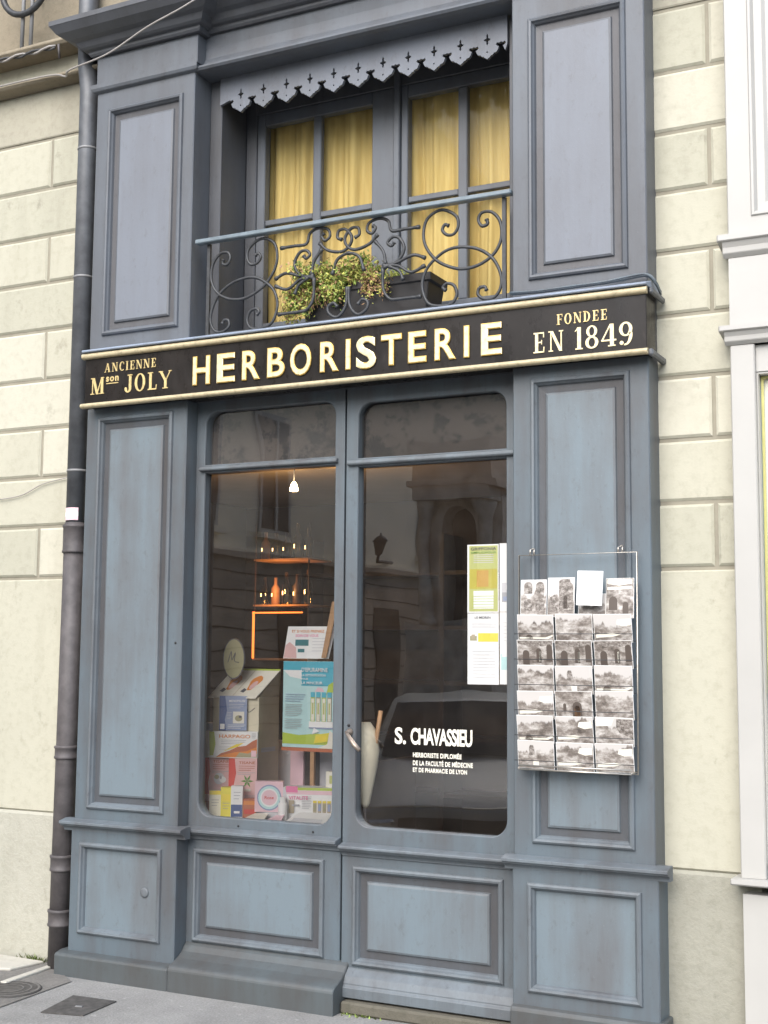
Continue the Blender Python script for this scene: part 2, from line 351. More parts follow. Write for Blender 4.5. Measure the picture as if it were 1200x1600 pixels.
def catmull(pts, n=8):
    P = [Vector(p) for p in pts]; P = [P[0] * 2 - P[1]] + P + [P[-1] * 2 - P[-2]]; out = []
    for i in range(1, len(P) - 2):
        for k in range(n):
            t = k / n; a, b, c, d = P[i - 1], P[i], P[i + 1], P[i + 2]
            out.append(0.5 * ((2 * b) + (c - a) * t + (2 * a - 5 * b + 4 * c - d) * t * t + (3 * b - a - 3 * c + d) * t ** 3))
    out.append(P[-2]); return out
def curve_mesh(splines, y, thick, bev=0.0):
    """filled outline(s) with holes in the x-z plane -> (verts, faces); thick = half depth"""
    cu = bpy.data.curves.new('outline', 'CURVE'); cu.dimensions = '2D'; cu.fill_mode = 'BOTH'; cu.extrude = thick; cu.bevel_depth = bev; cu.bevel_resolution = 1
    for pts in splines:
        sp = cu.splines.new('POLY'); sp.points.add(len(pts) - 1); sp.use_cyclic_u = True
        for i, (x, z) in enumerate(pts): sp.points[i].co = (x, z, 0, 1)
    return _grab(cu, y)
def _grab(cu, y):
    o = bpy.data.objects.new('tmp', cu); COL.objects.link(o)
    dg = bpy.context.evaluated_depsgraph_get(); me = bpy.data.meshes.new_from_object(o.evaluated_get(dg))
    vs_ = [v.co.copy() for v in me.vertices]; fs = [tuple(p.vertices) for p in me.polygons]
    bpy.data.objects.remove(o); bpy.data.curves.remove(cu); bpy.data.meshes.remove(me)
    return [Vector((v.x, y - v.z, v.y)) for v in vs_], fs
def text_mesh(txt, x0, x1, z0, z1, y, thick=0.001, bev=0.0, bold=0.0, space=1.0, shear=0.0, fit=True):
    cu = bpy.data.curves.new('words', 'FONT'); cu.body = txt; cu.extrude = thick; cu.size = 1.0; cu.offset = bold; cu.space_character = space; cu.shear = shear
    cu.resolution_u = 4
    if bev: cu.bevel_depth = bev; cu.bevel_resolution = 0
    vs_, fs = _grab(cu, 0.0)
    if not vs_: return [], []
    xs = [v.x for v in vs_]; zs = [v.z for v in vs_]; ys = [v.y for v in vs_]
    a, b, c, d = min(xs), max(xs), min(zs), max(zs); ym = max(ys)
    return [Vector((x0 + (v.x - a) / (b - a) * (x1 - x0), y + (v.y - ym), z0 + (v.z - c) / (d - c) * (z1 - z0))) for v in vs_], fs
def rrect(x0, x1, z0, z1, rtl=0, rtr=0, rbr=0, rbl=0, n=8):
    out = []
    for cx, cz, r, a0 in ((x1 - rbr, z0 + rbr, rbr, -90), (x1 - rtr, z1 - rtr, rtr, 0), (x0 + rtl, z1 - rtl, rtl, 90), (x0 + rbl, z0 + rbl, rbl, 180)):
        if r <= 0: out.append((cx, cz)); continue
        for k in range(n + 1):
            a = R(a0 + 90 * k / n); out.append((cx + r * math.cos(a), cz + r * math.sin(a)))
    return out
def ins(r, d, y): return (r[0] + d, r[1] - d, r[2] + d, r[3] - d, y)

# ------------------------------------------------------------------ shopfront joinery
shop = thing('shopfront', (1.3, 0.0, 0.0), 'tall blue grey painted wooden shopfront with panelled pilasters, window and door', 'shopfront')
WALL_Y = 0.13
def panel(outer, y, parent, field='paint_field', raised=True, w=0.07):
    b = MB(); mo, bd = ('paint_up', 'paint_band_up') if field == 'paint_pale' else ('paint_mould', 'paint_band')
    p = [(0, y), (0.003, y - 0.010), (0.010, y - 0.015), (0.018, y - 0.013), (0.022, y - 0.004), (0.027, y + 0.002), (0.031, y + 0.013)]
    b.rects([ins(outer, d, yy) for d, yy in p], mo, cap=False)
    if raised:
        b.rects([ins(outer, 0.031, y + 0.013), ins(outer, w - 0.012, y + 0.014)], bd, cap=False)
        b.rects([ins(outer, w - 0.012, y + 0.014), ins(outer, w - 0.008, y + 0.006), ins(outer, w, y + 0.003)], mo, cap=False)
        b.rects([ins(outer, w, y + 0.003), ins(outer, w + 0.001, y + 0.003)], field)
    else:
        b.rects([ins(outer, 0.031, y + 0.013), ins(outer, 0.033, y + 0.013)], field)
    return b.build('panel', parent)
def pilaster(x0, x1, z0, z1, outer, field, y=0.0, raised=True, name='pilaster', body='paint'):
    b = MB(); r = (x0, x1, z0, z1)
    b.rects([(x0, x1, z0, z1, WALL_Y + 0.02), (x0, x1, z0, z1, y + 0.004), (x0 + 0.004, x1 - 0.004, z0, z1, y), outer + (y,)], body, cap=False)
    o = b.build(name, shop); panel(outer, y, o, field, raised); return o
LX0, LX1, RX0, RX1 = 0.0, 0.567, 2.125, 2.670
pilaster(LX0, LX1, 2.80, 4.085, (0.074, 0.508, 2.895, 3.998), 'paint_pale', body='paint_up')
pilaster(RX0, RX1, 2.80, 4.085, (2.193, 2.598, 2.898, 3.980), 'paint_pale', body='paint_up')
pl = pilaster(LX0, LX1, 0.660, 2.552, (0.070, 0.496, 0.726, 2.510), 'paint_field')
MB().lathe([(0.006, 0), (0.005, 0.002)], (0.535, 0.0, 1.47), 'black', 8, 'Y').build('screw_hole', pl)
pilaster(RX0, RX1, 0.660, 2.552, (2.198, 2.598, 0.726, 2.504), 'paint_field')
# pedestals
pd = pilaster(LX0 - 0.008, LX1 + 0.004, 0.085, 0.640, (0.044, 0.498, 0.180, 0.580), 'paint_field', -0.008, False, 'pedestal')
MB().lathe([(0.021, 0), (0.021, 0.004), (0.014, 0.006), (0.006, 0.006)], (0.40, 0.005, 0.385), 'paint_field', 20, 'Y').build('knob', pd)
pilaster(RX0 - 0.004, RX1 + 0.012, 0.085, 0.640, (2.181, 2.621, 0.182, 0.583), 'paint_field', -0.008, False, 'pedestal')
# dado cap (chair-rail ledge)
def ledge_run(prof, x0, x1, mat, name, ends=True, bevel=0.003): return MB().prism_x(prof, x0, x1, mat).build(name, shop, 0.0015)
CAPP = [(0.03, 0.626), (-0.008, 0.626), (-0.010, 0.634), (-0.016, 0.642), (-0.027, 0.648), (-0.036, 0.650), (-0.037, 0.656), (-0.047, 0.658), (-0.047, 0.670), (-0.004, 0.680), (0.03, 0.680)]
def shift(p, dy, dz=0): return [(a + dy, b + dz) for a, b in p]
ledge_run(CAPP, LX0 - 0.05, LX1 + 0.05, 'paint_mould', 'ledge')
ledge_run(CAPP, RX0 - 0.035, RX1 + 0.055, 'paint_mould', 'ledge')
BAYCAP = [(0.125, 0.622), (0.070, 0.622), (0.067, 0.630), (0.060, 0.638), (0.050, 0.644), (0.043, 0.646), (0.042, 0.652), (0.033, 0.654), (0.033, 0.666), (0.074, 0.676), (0.125, 0.676)]
ledge_run(BAYCAP, LX1 - 0.002, 1.3305, 'paint_mould', 'ledge')
# plinth under the window bay and first pilaster
PL = [(0.10, -0.02), (-0.055, -0.02), (-0.055, 0.088), (-0.047, 0.096), (-0.010, 0.104), (0.10, 0.104)]
MB().prism_x(PL, -0.045, LX1 + 0.004, 'paint_plinth').build('plinth', shop, 0.004)
PLB = [(0.14, -0.02), (-0.0545, -0.02), (-0.0545, 0.090), (-0.046, 0.104), (-0.030, 0.112), (0.010, 0.128), (0.045, 0.150), (0.062, 0.172), (0.078, 0.184), (0.14, 0.184)]
MB().prism_x(PLB, LX1 + 0.0045, 1.376, 'paint_plinth').build('plinth', shop, 0.004)
PLR = [(0.10, -0.02), (-0.03, -0.02), (-0.03, 0.118), (-0.022, 0.128), (-0.006, 0.136), (0.10, 0.136)]
MB().prism_x(PLR, RX0 - 0.006, RX1 + 0.03, 'paint_plinth').build('plinth', shop, 0.004)
# stall riser under the window
sr = MB().rects([(LX1, 1.3305, 0.15, 0.640, 0.13), (LX1, 1.3305, 0.15, 0.640, 0.083), (LX1 + .003, 1.3275, 0.15, 0.640, 0.08), (0.602, 1.258, 0.187, 0.584, 0.08)], 'paint', cap=False).build('stall_riser', shop)
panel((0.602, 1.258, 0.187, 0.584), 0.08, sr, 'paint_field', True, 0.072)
# window sash and door, each with rounded lights
def sash(parent, x0, x1, z0, z1, holes, y, name):
    vs_, fs = curve_mesh([[(x0 + .003, z0), (x1 - .003, z0), (x1 - .003, z1), (x0 + .003, z1)]] + holes, y + 0.028, 0.025, 0.003)
    return MB().add(vs_, fs, 'paint').build(name, parent)
win = thing  # (kept as parts of the shopfront)
WTOP = rrect(0.612, 1.287, 2.262, 2.512, 0.065, 0.065, 0, 0); WBOT = rrect(0.612, 1.289, 0.716, 2.232, 0, 0, 0.07, 0.07)
ws = sash(shop, LX1, 1.3305, 0.675, 2.552, [WTOP, WBOT], 0.08, 'shop_window')
def bead(outline, y, parent, r=0.0055):
    MB().tube([(x, y, z) for x, z in outline], r, 'paint_mould', 6, True).build('glazing_bead', parent)
bead(WBOT, 0.088, ws); bead(WTOP, 0.088, ws)
MB().prism_x([(0.10, 2.234), (0.062, 2.238), (0.058, 2.246), (0.066, 2.256), (0.10, 2.260)], 0.595, 1.300, 'paint_mould').build('transom_bar', ws, 0.002)
def pane(x0, x1, z0, z1, y, mat, parent, name='pane', thick=0.0, yaw_=0.0):
    b = MB(); cx = (x0 + x1) / 2; dy = math.tan(R(yaw_))
    return b.add([(x0, y + (x0 - cx) * dy, z0), (x1, y + (x1 - cx) * dy, z0), (x1, y + (x1 - cx) * dy, z1), (x0, y + (x0 - cx) * dy, z1)], [(0, 1, 2, 3)], mat).build(name, parent)
pane(0.575, 1.322, 0.69, 2.25, 0.118, 'glass', ws, 'glass_pane'); pane(0.575, 1.322, 2.2505, 2.54, 0.116, 'glass_transom', ws, 'glass_pane')
MB().box(0.572, 1.325, 0.136, 0.15, 2.236, 2.545, 'transom').build('transom_backing', ws)
DX0, DX1 = 1.3405, 2.1245
door = MB(); DTOP = rrect(1.394, 2.070, 2.246, 2.490, 0.065, 0.065, 0, 0); DBOT = rrect(1.394, 2.070, 0.722, 2.216, 0, 0, 0.07, 0.07)
dr = sash(shop, DX0, DX1, 0.655, 2.552, [DTOP, DBOT], 0.076, 'door')
bead(DBOT, 0.084, dr); bead(DTOP, 0.084, dr)
MB().prism_x([(0.10, 2.217), (0.060, 2.220), (0.055, 2.228), (0.062, 2.240), (0.10, 2.244)], 1.352, 2.105, 'paint_mould').build('transom_bar', dr, 0.002)
pane(1.36, 2.118, 0.69, 2.235, 0.114, 'glass', dr, 'glass_pane', 0, -0.12); pane(1.36, 2.118, 2.236, 2.53, 0.112, 'glass_transom', dr, 'glass_pane')
MB().box(1.358, 2.118, 0.134, 0.15, 2.222, 2.535, 'transom').build('transom_backing', dr)
lo = (1.391, 2.054, 0.174, 0.570)
dl = MB().rects([(DX0, DX1, 0.12, 0.625, 0.125), (DX0, DX1, 0.12, 0.625, 0.079), (DX0 + .003, DX1 - .003, 0.12, 0.625, 0.076), lo + (0.076,)], 'paint', cap=False).build('lower_rail', dr)
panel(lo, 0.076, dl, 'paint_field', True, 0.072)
MB().prism_x(shift(BAYCAP, 0, -0.016), DX0, DX1 - 0.036, 'paint_mould').build('ledge', dr, 0.003)
MB().prism_x([(0.125, 0.056), (0.028, 0.056), (0.026, 0.098), (0.034, 0.104), (0.034, 0.112), (0.046, 0.138), (0.066, 0.158), (0.074, 0.166), (0.125, 0.166)], DX0, DX1 - 0.008, 'paint_mould').build('weather_board', dr, 0.003)
hd = MB(); hd.lathe([(0.014, 0), (0.014, 0.006), (0.008, 0.010), (0.006, 0.035)], (1.372, 0.076, 1.108), 'steel', 14, 'Y')
hd.tube([(1.372, 0.044, 1.108), (1.385, 0.030, 1.100), (1.425, 0.012, 1.062), (1.452, 0.010, 1.040)], [0.006, 0.008, 0.0105, 0.009], 'steel', 8); hd.build('handle', dr)
MB().lathe([(0.006, 0), (0.006, 0.003)], (1.366, 0.076, 1.135), 'black', 10, 'Y').build('keyhole', dr)
# black gap between window and door
MB().box(1.3308, 1.3402, 0.10, 0.126, 0.10, 2.551, 'black').build('joint_gap', shop)
for x, z in ((0.83, 0.690), (1.20, 0.690)): MB().lathe([(0.005, 0), (0.005, 0.0015)], (x, 0.080, z), 'black', 8, 'Y').build('screw_hole', ws)
# head board above window, behind the sign
MB().box(LX0 + .002, RX1 - .002, 0.06, 0.14, 2.5525, 2.80, 'paint_dark').build('head_board', shop)
# weathered ledge over the sign / balcony sill
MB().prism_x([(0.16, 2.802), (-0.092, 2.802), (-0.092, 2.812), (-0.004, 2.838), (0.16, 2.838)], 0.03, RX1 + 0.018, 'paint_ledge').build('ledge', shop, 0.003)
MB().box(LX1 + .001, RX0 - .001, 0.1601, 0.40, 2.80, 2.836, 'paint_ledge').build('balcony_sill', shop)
# capitals, frieze blocks and crown
def capital(x0, x1):
    MB().rects([(x0, x1, 4.085, 4.125, 0.14), (x0 - .004, x1 + .004, 4.085, 4.125, -0.002), (x0 - .020, x1 + .012, 4.092, 4.125, -0.018), (x0 - .024, x1 + .014, 4.105, 4.125, -0.024)], 'paint_up').build('capital', shop, 0.002)
    MB().box(x0 + .004, x1 + .01, -0.012, 0.14, 4.1252, 4.262, 'paint_up').build('frieze', shop, 0.002)
capital(LX0, LX1 + 0.01); capital(RX0 - 0.012, RX1)
def crown(x0, x1, y, z, ret_l=True, ret_r=False):
    prof = [(0.0, 0.0), (0.012, 0.0), (0.020, 0.010), (0.022, 0.022), (0.040, 0.026), (0.052, 0.034), (0.062, 0.052), (0.066, 0.058), (0.090, 0.066), (0.130, 0.088), (0.152, 0.118), (0.156, 0.122), (0.156, 0.145)]
    b = MB(); vs_ = []; k = 0
    for d, h in prof:
        xl = x0 - (d if ret_l else 0); xr = x1 + (d if ret_r else 0)
        vs_ += [(xl, 0.25, z + h), (xl, y - d, z + h), (xr, y - d, z + h), (xr, 0.25, z + h)]
    vs_ += [(x0 - (0.156 if ret_l else 0), 0.25, z + 0.150), (x0 - (0.10 if ret_l else 0), y - 0.10, z + 0.165), (x1, y - 0.10, z + 0.165), (x1, 0.25, z + 0.165)]
    fs = []
    for i in range(len(prof)):
        for j in range(3): a = 4 * i + j; fs.append((a, a + 1, a + 5, a + 4))
    fs += [(4 * i + 3, 4 * i, 4 * i + 4, 4 * i + 7) for i in range(len(prof))]
    fs += [(3, 2, 1, 0), tuple(range(4 * len(prof), 4 * len(prof) + 4))]
    b.add(vs_, fs, 'paint_dark'); return b.build('cornice', shop, 0.0)
crown(LX0 - 0.005, LX1 + 0.03, -0.022, 4.262, True, True)
crown(RX0 - 0.03, RX1 + 0.01, -0.022, 4.262, True, True)
crown(LX1 + 0.035, RX0 - 0.035, 0.045, 4.272, False, False)
# bay entablature: architrave moulding, hollow frieze, deep soffit
MB().prism_x([(0.40, 4.083), (0.02, 4.083), (-0.002, 4.088), (-0.010, 4.098), (-0.006, 4.108), (0.012, 4.112), (0.030, 4.124), (0.052, 4.16), (0.058, 4.215), (0.050, 4.2715), (0.40, 4.2715)], LX1 + 0.0115, RX0 - 0.0125, 'paint_up').build('architrave', shop, 0.0)
MB().box(LX0, RX1, 0.141, 0.40, 4.2716, 4.41, 'paint_dark').build('entablature_core', shop)
# window reveal posts and linings
for x0, x1 in ((LX1 + .001, 0.632), (2.062, RX0 - .001)):
    MB().rects([(x0, x1, 2.8365, 4.0825, 0.3395), (x0, x1, 2.8365, 4.0825, 0.133), (x0 + .003, x1 - .003, 2.8365, 4.0825, 0.130)], 'paint_dark').build('reveal_post', shop)
# fretwork valance
def valance():
    x0, n, p, zt = 0.633, 11.5, 0.1225, 4.082; zb = 3.946
    half = [(0.0, -0.040), (0.10, -0.032), (0.13, -0.027), (0.20, -0.025), (0.23, -0.019), (0.34, -0.015), (0.37, -0.009), (0.42, 0.005), (0.36, 0.009), (0.31, 0.015), (0.35, 0.024), (0.44, 0.021), (0.5, 0.025)]
    pts = [(x0, zt), (x0, zb + 0.01)]; holes = []
    for k in range(12):
        c = 0.7465 + k * p
        seq = [(-u, z) for u, z in half[::-1]] + half[1:]
        for u, z in seq:
            X = c + u * p
            if x0 + 0.002 < X < 2.060: pts.append((X, zb + z))
        if c < 2.04:
            def h(poly, dz): holes.append([(c + a * 1.3, zb + dz + b * 1.3) for a, b in poly])
            h([(0, -0.012), (0.004, -0.006), (0.0035, 0.002), (0.009, 0.004), (0.013, 0.010), (0.007, 0.011), (0.0035, 0.014), (0.004, 0.022), (0, 0.030), (-0.004, 0.022), (-0.0035, 0.014), (-0.007, 0.011), (-0.013, 0.010), (-0.009, 0.004), (-0.0035, 0.002), (-0.004, -0.006)], 0.034)
            h([(0.0035 * math.cos(i * math.pi / 3), 0.0035 * math.sin(i * math.pi / 3)) for i in range(6)], -0.010)
    pts += [(2.061, zb + 0.01), (2.061, zt)]
    vs_, fs = curve_mesh([pts] + holes, 0.119, 0.007, 0.0008)
    MB().add(vs_, fs, 'paint_valance').build('fretwork_valance', shop)
valance()
# upper casement window
uw = MB(); FY = 0.340
def bar(b, x0, x1, z0, z1, y0, y1, mat='paint_up'): b.rects([(x0, x1, z0, z1, y1), (x0, x1, z0, z1, y0 + .004), (x0 + .004, x1 - .004, z0 + .004, z1 - .004, y0)], mat, back=True)
for x0, x1 in ((0.632, 0.690), (1.425, 1.455)): bar(uw, x0, x1, 2.837, 4.082, FY - 0.012 if x0 > 1 else FY, FY + 0.06, 'paint_dark' if x0 < 1 else 'paint_up')
bar(uw, 0.632, 2.061, 3.985, 4.082, FY + 0.004, FY + 0.05, 'paint_dark')
uwo = uw.build('upper_window', shop)
for cx0, cx1, muntin in ((0.691, 1.424, (0.995, 1.037)), (1.456, 2.125, (1.733, 1.777))):
    c = MB(); sl = 0.045 if cx0 < 1 else 0.034; sr_ = 0.118 if cx0 < 1 else 0.03
    sl, sr_ = (0.044, 0.116) if cx0 < 1 else (0.033, 0.03)
    bar(c, cx0, cx0 + sl, 2.84, 3.984, FY + 0.006, FY + 0.05); bar(c, cx1 - sr_, cx1, 2.84, 3.984, FY + 0.006, FY + 0.05)
    for z0, z1 in ((2.84, 2.965), (3.925, 3.984)): bar(c, cx0 + sl, cx1 - sr_, z0, z1, FY + 0.008, FY + 0.048)
    co = c.build('casement', uwo)
    mu = MB(); bar(mu, muntin[0], muntin[1], 2.965, 3.925, FY + 0.012, FY + 0.042)
    bar(mu, cx0 + sl, muntin[0], 3.436, 3.464, FY + 0.014, FY + 0.040); bar(mu, muntin[1], cx1 - sr_, 3.436, 3.464, FY + 0.014, FY + 0.040)
    mu.build('muntin', uwo)
    pane(cx0 + sl, cx1 - sr_, 2.965, 3.925, FY + 0.030, 'glass_upper', uwo, 'pane')

# ------------------------------------------------------------------ sign board
sign = thing('shop_sign', (1.36, -0.07, 2.55), 'long black shop signboard with gilded letters between gold mouldings', 'sign')
SX0, SX1 = 0.036, 2.682
MB().box(SX0, SX1, -0.066, 0.058, 2.5535, 2.7985, 'board').build('board', sign, 0.002)
for z0, z1 in ((2.772, 2.800), (2.542, 2.566)):
    zc = (z0 + z1) / 2; hh = (z1 - z0) / 2
    prof = [(-0.067, z0)] + [(-0.068 - 0.018 * math.cos(a) ** 0.8, zc + hh * 0.98 * math.sin(a)) for a in [R(t) for t in range(-80, 81, 20)]] + [(-0.067, z1)]
    MB().prism_x(prof, SX0 - 0.010, SX1 + 0.006, 'gold_mould').build('moulding', sign, 0.0)
MB().box(SX1 + 0.0065, SX1 + 0.024, -0.060, 0.12, 2.775, 2.800, 'zinc').build('end_cap', sign, 0.006)
MB().box(SX1 + 0.0005, SX1 + 0.022, -0.060, 0.13, 2.540, 2.566, 'zinc').build('end_cap', sign, 0.006)
def letters(txt, x0, x1, z0, z1, mat, name='lettering', thick=0.004, bev=0.012, bold=0.02, space=1.0):
    v, f = text_mesh(txt, x0, x1, z0, z1, -0.0655, thick / 0.18, bev, bold, space)
    # depth was scaled with the font unit; set it back to real depth
    ys = [q.y for q in v]; mn, mx_ = min(ys), max(ys); k = thick / (mx_ - mn)
    v = [Vector((q.x, -0.0655 + (q.y - mx_) * k, q.z)) for q in v]
    return v, f
mainl = MB()
spans = [('H', .644, .736), ('E', .772, .866), ('R', .902, .994), ('B', 1.030, 1.118), ('O', 1.144, 1.248), ('R', 1.290, 1.380), ('I', 1.412, 1.436), ('S', 1.462, 1.555), ('T', 1.577, 1.672), ('E', 1.700, 1.783), ('R', 1.818, 1.912), ('I', 1.945, 1.970), ('E', 2.020, 2.108)]
for ch, a, b_ in spans:
    rd = 0.004 if ch in 'OS' else 0
    v, f = letters(ch, a, b_, 2.598 - rd, 2.728 + rd, 'gold', thick=0.009, bev=0.024, bold=0.005)
    flatf = [q for q in f if abs((v[q[1]] - v[q[0]]).cross(v[q[2]] - v[q[0]]).normalized().y) > .95]; ff = set(flatf)
    mainl.add(v, flatf, 'gold_pale'); mainl.add(v, [q for q in f if q not in ff], 'gold_edge')
mainl.build('lettering', sign)
# serif letters drawn as strokes; every stroke is a hair prouder than the last
GW = {'M': .95, 'J': .55, 'O': .78, 'L': .66, 'Y': .85, 'E': .66, 'N': .82, '1': .36, '8': .62, '4': .68, '9': .62, 'F': .62, 'D': .76, 'A': .84, 'C': .72, 'I': .34, ' ': .42}
def glyph(ch):
    S = []; W = GW[ch]
    def bar_(x0, x1, z0, z1): S.append([(x0, z0), (x1, z0), (x1, z1), (x0, z1)])
    def dia(x0, z0, x1, z1, w): S.append([(x0, z0), (x0 + w, z0), (x1 + w, z1), (x1, z1)])
    def ser(x, z, w=.26): bar_(x - w / 2, x + w / 2, z, z + .055)
    def ring(cx, cz, rx, rz, tx, tz, a0=0, a1=360, n=18):
        for k in range(n):
            a, b2 = R(a0 + (a1 - a0) * k / n), R(a0 + (a1 - a0) * (k + 1) / n)
            o = lambda t: (cx + rx * math.cos(t), cz + rz * math.sin(t)); i = lambda t: (cx + (rx - tx) * math.cos(t), cz + (rz - tz) * math.sin(t))
            S.append(('ring', [o(a), o(b2), i(b2), i(a)]))
    T, t = .17, .065
    if ch == 'M':
        bar_(.10, .10 + t, 0, 1); bar_(.72, .72 + T, 0, 1); dia(.40, 0, .10, 1, T); dia(.43, 0, .75, 1, t); ser(.13, 0); ser(.80, 0, .32); ser(.12, .945, .2); ser(.84, .945, .2)
    elif ch == 'J':
        bar_(.30, .30 + T, .2, 1); ring(.235, .2, .235, .22, T, .08, 180, 360, 12); ser(.38, .945, .32); ring(.08, .22, .08, .08, .07, .07, 0, 360, 10)
    elif ch == 'O': ring(.39, .5, .37, .52, T, .06)
    elif ch == 'D': bar_(.10, .10 + T, 0, 1); ring(.27, .5, .45, .5, T, .06, -90, 90, 14); bar_(.04, .30, .0, .06); bar_(.04, .30, .94, 1)
    elif ch == 'C': ring(.40, .5, .37, .52, T, .06, 45, 315, 18); bar_(.64, .68, .68, .92)
    elif ch == 'L': bar_(.12, .12 + T, 0, 1); bar_(.03, .62, 0, .07); ser(.20, .945, .36); dia(.58, .0, .60, .28, .05)
    elif ch == 'Y': bar_(.36, .36 + T, 0, .5); dia(.36, .45, .02, 1, T); dia(.44, .45, .74, 1, t); ser(.44, 0, .36); ser(.12, .945, .28); ser(.76, .945, .2)
    elif ch in 'EF':
        bar_(.12, .12 + T, 0, 1); bar_(.03, .62, .935, 1); bar_(.29, .50, .48, .54); dia(.58, .74, .57, 1, .05); bar_(.47, .51, .40, .62)
        if ch == 'E': bar_(.03, .62, 0, .065); dia(.58, 0, .60, .28, .05)
        else: ser(.20, 0, .36)
    elif ch == 'N': bar_(.10, .10 + t, 0, 1); bar_(.68, .68 + t, 0, 1); dia(.60, 0, .08, 1, T); ser(.13, 0, .24); ser(.71, .945, .24); ser(.06, .945, .14)
    elif ch == 'A': dia(.08, 0, .38, 1, t); dia(.60, 0, .34, 1, T); bar_(.22, .62, .30, .36); ser(.11, 0, .24); ser(.68, 0, .30)
    elif ch == 'I': bar_(.09, .09 + T, 0, 1); ser(.17, 0, .34); ser(.17, .945, .34)
    elif ch == '1': bar_(.12, .12 + T, 0, 1); ser(.20, 0, .34); dia(.0, .82, .12, .97, .06)
    elif ch == '8': ring(.31, .26, .30, .28, .15, .07); ring(.31, .76, .25, .26, .13, .06)
    elif ch == '4': bar_(.40, .40 + T, 0, 1); bar_(0, .68, .24, .31); dia(.0, .27, .40, 1, .07); ser(.48, 0, .34)
    elif ch == '9': ring(.31, .70, .30, .32, .15, .07); ring(.28, .46, .33, .48, .15, .07, -100, 10, 12); ring(.12, .10, .09, .09, .08, .08, 0, 360, 10)
    return S
def serif_line(b, txt, x0, x1, z0, z1, mat, gap=.12):
    tot = sum(GW[c] for c in txt) + gap * (len(txt) - 1); sx = (x1 - x0) / tot; sz = z1 - z0; x = 0
    for c in txt:
        for k, st in enumerate(glyph(c)):
            pr = -0.0660 - 0.0030 - 0.00022 * k
            if st[0] == 'ring': st = st[1]; pr = -0.0660 - 0.0028 - (0.0003 if c in '89J' and k > 11 else 0.0)
            b.prism([(x0 + (x + px) * sx, z0 + pz * sz) for px, pz in st], pr, -0.0655, mat)
        x += GW[c] + gap
sl_ = MB(); serif_line(sl_, 'M', .073, .150, 2.605, 2.682, 'gold'); sl_.build('lettering', sign)
sl_ = MB(); serif_line(sl_, 'JOLY', .268, .527, 2.600, 2.680, 'gold', .14); sl_.build('lettering', sign)
s2 = MB(); serif_line(s2, 'ANCIENNE', .150, .440, 2.703, 2.744, 'gold', .22); s2.build('lettering', sign)
s3 = MB(); v, f = letters('son', .160, .232, 2.658, 2.682, 'gold', thick=.003, bold=.02, space=1.2); s3.add(v, f, 'gold'); s3.box(.162, .230, -.068, -.0655, 2.648, 2.652, 'gold'); s3.build('lettering', sign)
s4 = MB(); serif_line(s4, 'FONDEE', 2.332, 2.532, 2.690, 2.731, 'gold', .20); s4.build('lettering', sign)
s5 = MB(); serif_line(s5, 'EN', 2.236, 2.358, 2.588, 2.668, 'gold_pale', .22); s5.build('lettering', sign)
s5 = MB(); serif_line(s5, '1849', 2.404, 2.630, 2.586, 2.672, 'gold_pale', .12); s5.build('lettering', sign)

# ------------------------------------------------------------------ stone building (walls either side, room behind)
bld = thing('stone_building', (-1.5, 0.6, 0), 'cream rusticated stone house front on either side of the blue shopfront', 'building')
ZJ = [3.985, 3.728, 3.482, 3.243, 3.002, 2.753, 2.511, 2.269, 2.028, 1.780]
def rustic(x0, x1, dz, seams_odd, seams_even, base='stone_base'):
    b = MB(); y = WALL_Y; g = 0.0075
    b.box(x0, x1, y + 0.009, 0.40, 0.0, 4.40, 'joint')
    zs = [z + dz for z in ZJ]
    for i in range(len(zs) - 1):
        zt, zb = zs[i], zs[i + 1]; xs = [x0] + [s for s in (seams_odd if i % 2 == 0 else seams_even) if x0 < s < x1] + [x1]
        for a, c in zip(xs[:-1], xs[1:]):
            r = (a + (g if a > x0 else 0), c - (g if c < x1 else 0), zb + g, zt - g)
            dy = rnd.uniform(-.001, .001)
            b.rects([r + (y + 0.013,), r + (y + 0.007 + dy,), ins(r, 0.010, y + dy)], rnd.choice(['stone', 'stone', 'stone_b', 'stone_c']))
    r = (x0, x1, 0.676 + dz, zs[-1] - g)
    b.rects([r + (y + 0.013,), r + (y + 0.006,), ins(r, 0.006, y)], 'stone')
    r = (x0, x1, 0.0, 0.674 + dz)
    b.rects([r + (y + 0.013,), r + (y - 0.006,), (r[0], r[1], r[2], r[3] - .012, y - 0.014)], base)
    r = (x0, x1, zs[0] + g, 4.245)
    b.rects([r + (y + 0.013,), r + (y + 0.004,), ins(r, 0.006, y + 0.001)], 'stone_stained')
    return b.build('wall', bld)
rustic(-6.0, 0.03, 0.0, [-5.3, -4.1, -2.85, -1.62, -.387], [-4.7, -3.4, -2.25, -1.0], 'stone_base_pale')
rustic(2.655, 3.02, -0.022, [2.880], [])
MB().prism_x([(.14, 4.245), (.055, 4.252), (.045, 4.262), (.05, 4.274), (.14, 4.300)], -6.0, -0.02, 'stone_dirty').build('string_course', bld, .003)
MB().box(-6.0, -0.02, 0.128, 0.40, 4.3005, 4.395, 'stone').build('wall_band', bld)
MB().prism_x([(.14, 4.396), (.020, 4.404), (.006, 4.420), (.012, 4.436), (.14, 4.460)], -6.0, -0.20, 'stone_dirty').build('string_course', bld, .003)
MB().box(-6.0, 6.0, 0.142, 0.40, 4.4605, 7.0, 'stone_dirty').build('upper_wall', bld)
MB().box(2.655, 3.02, 0.132, 0.14, 4.23, 4.46, 'stone').build('wall_band', bld)
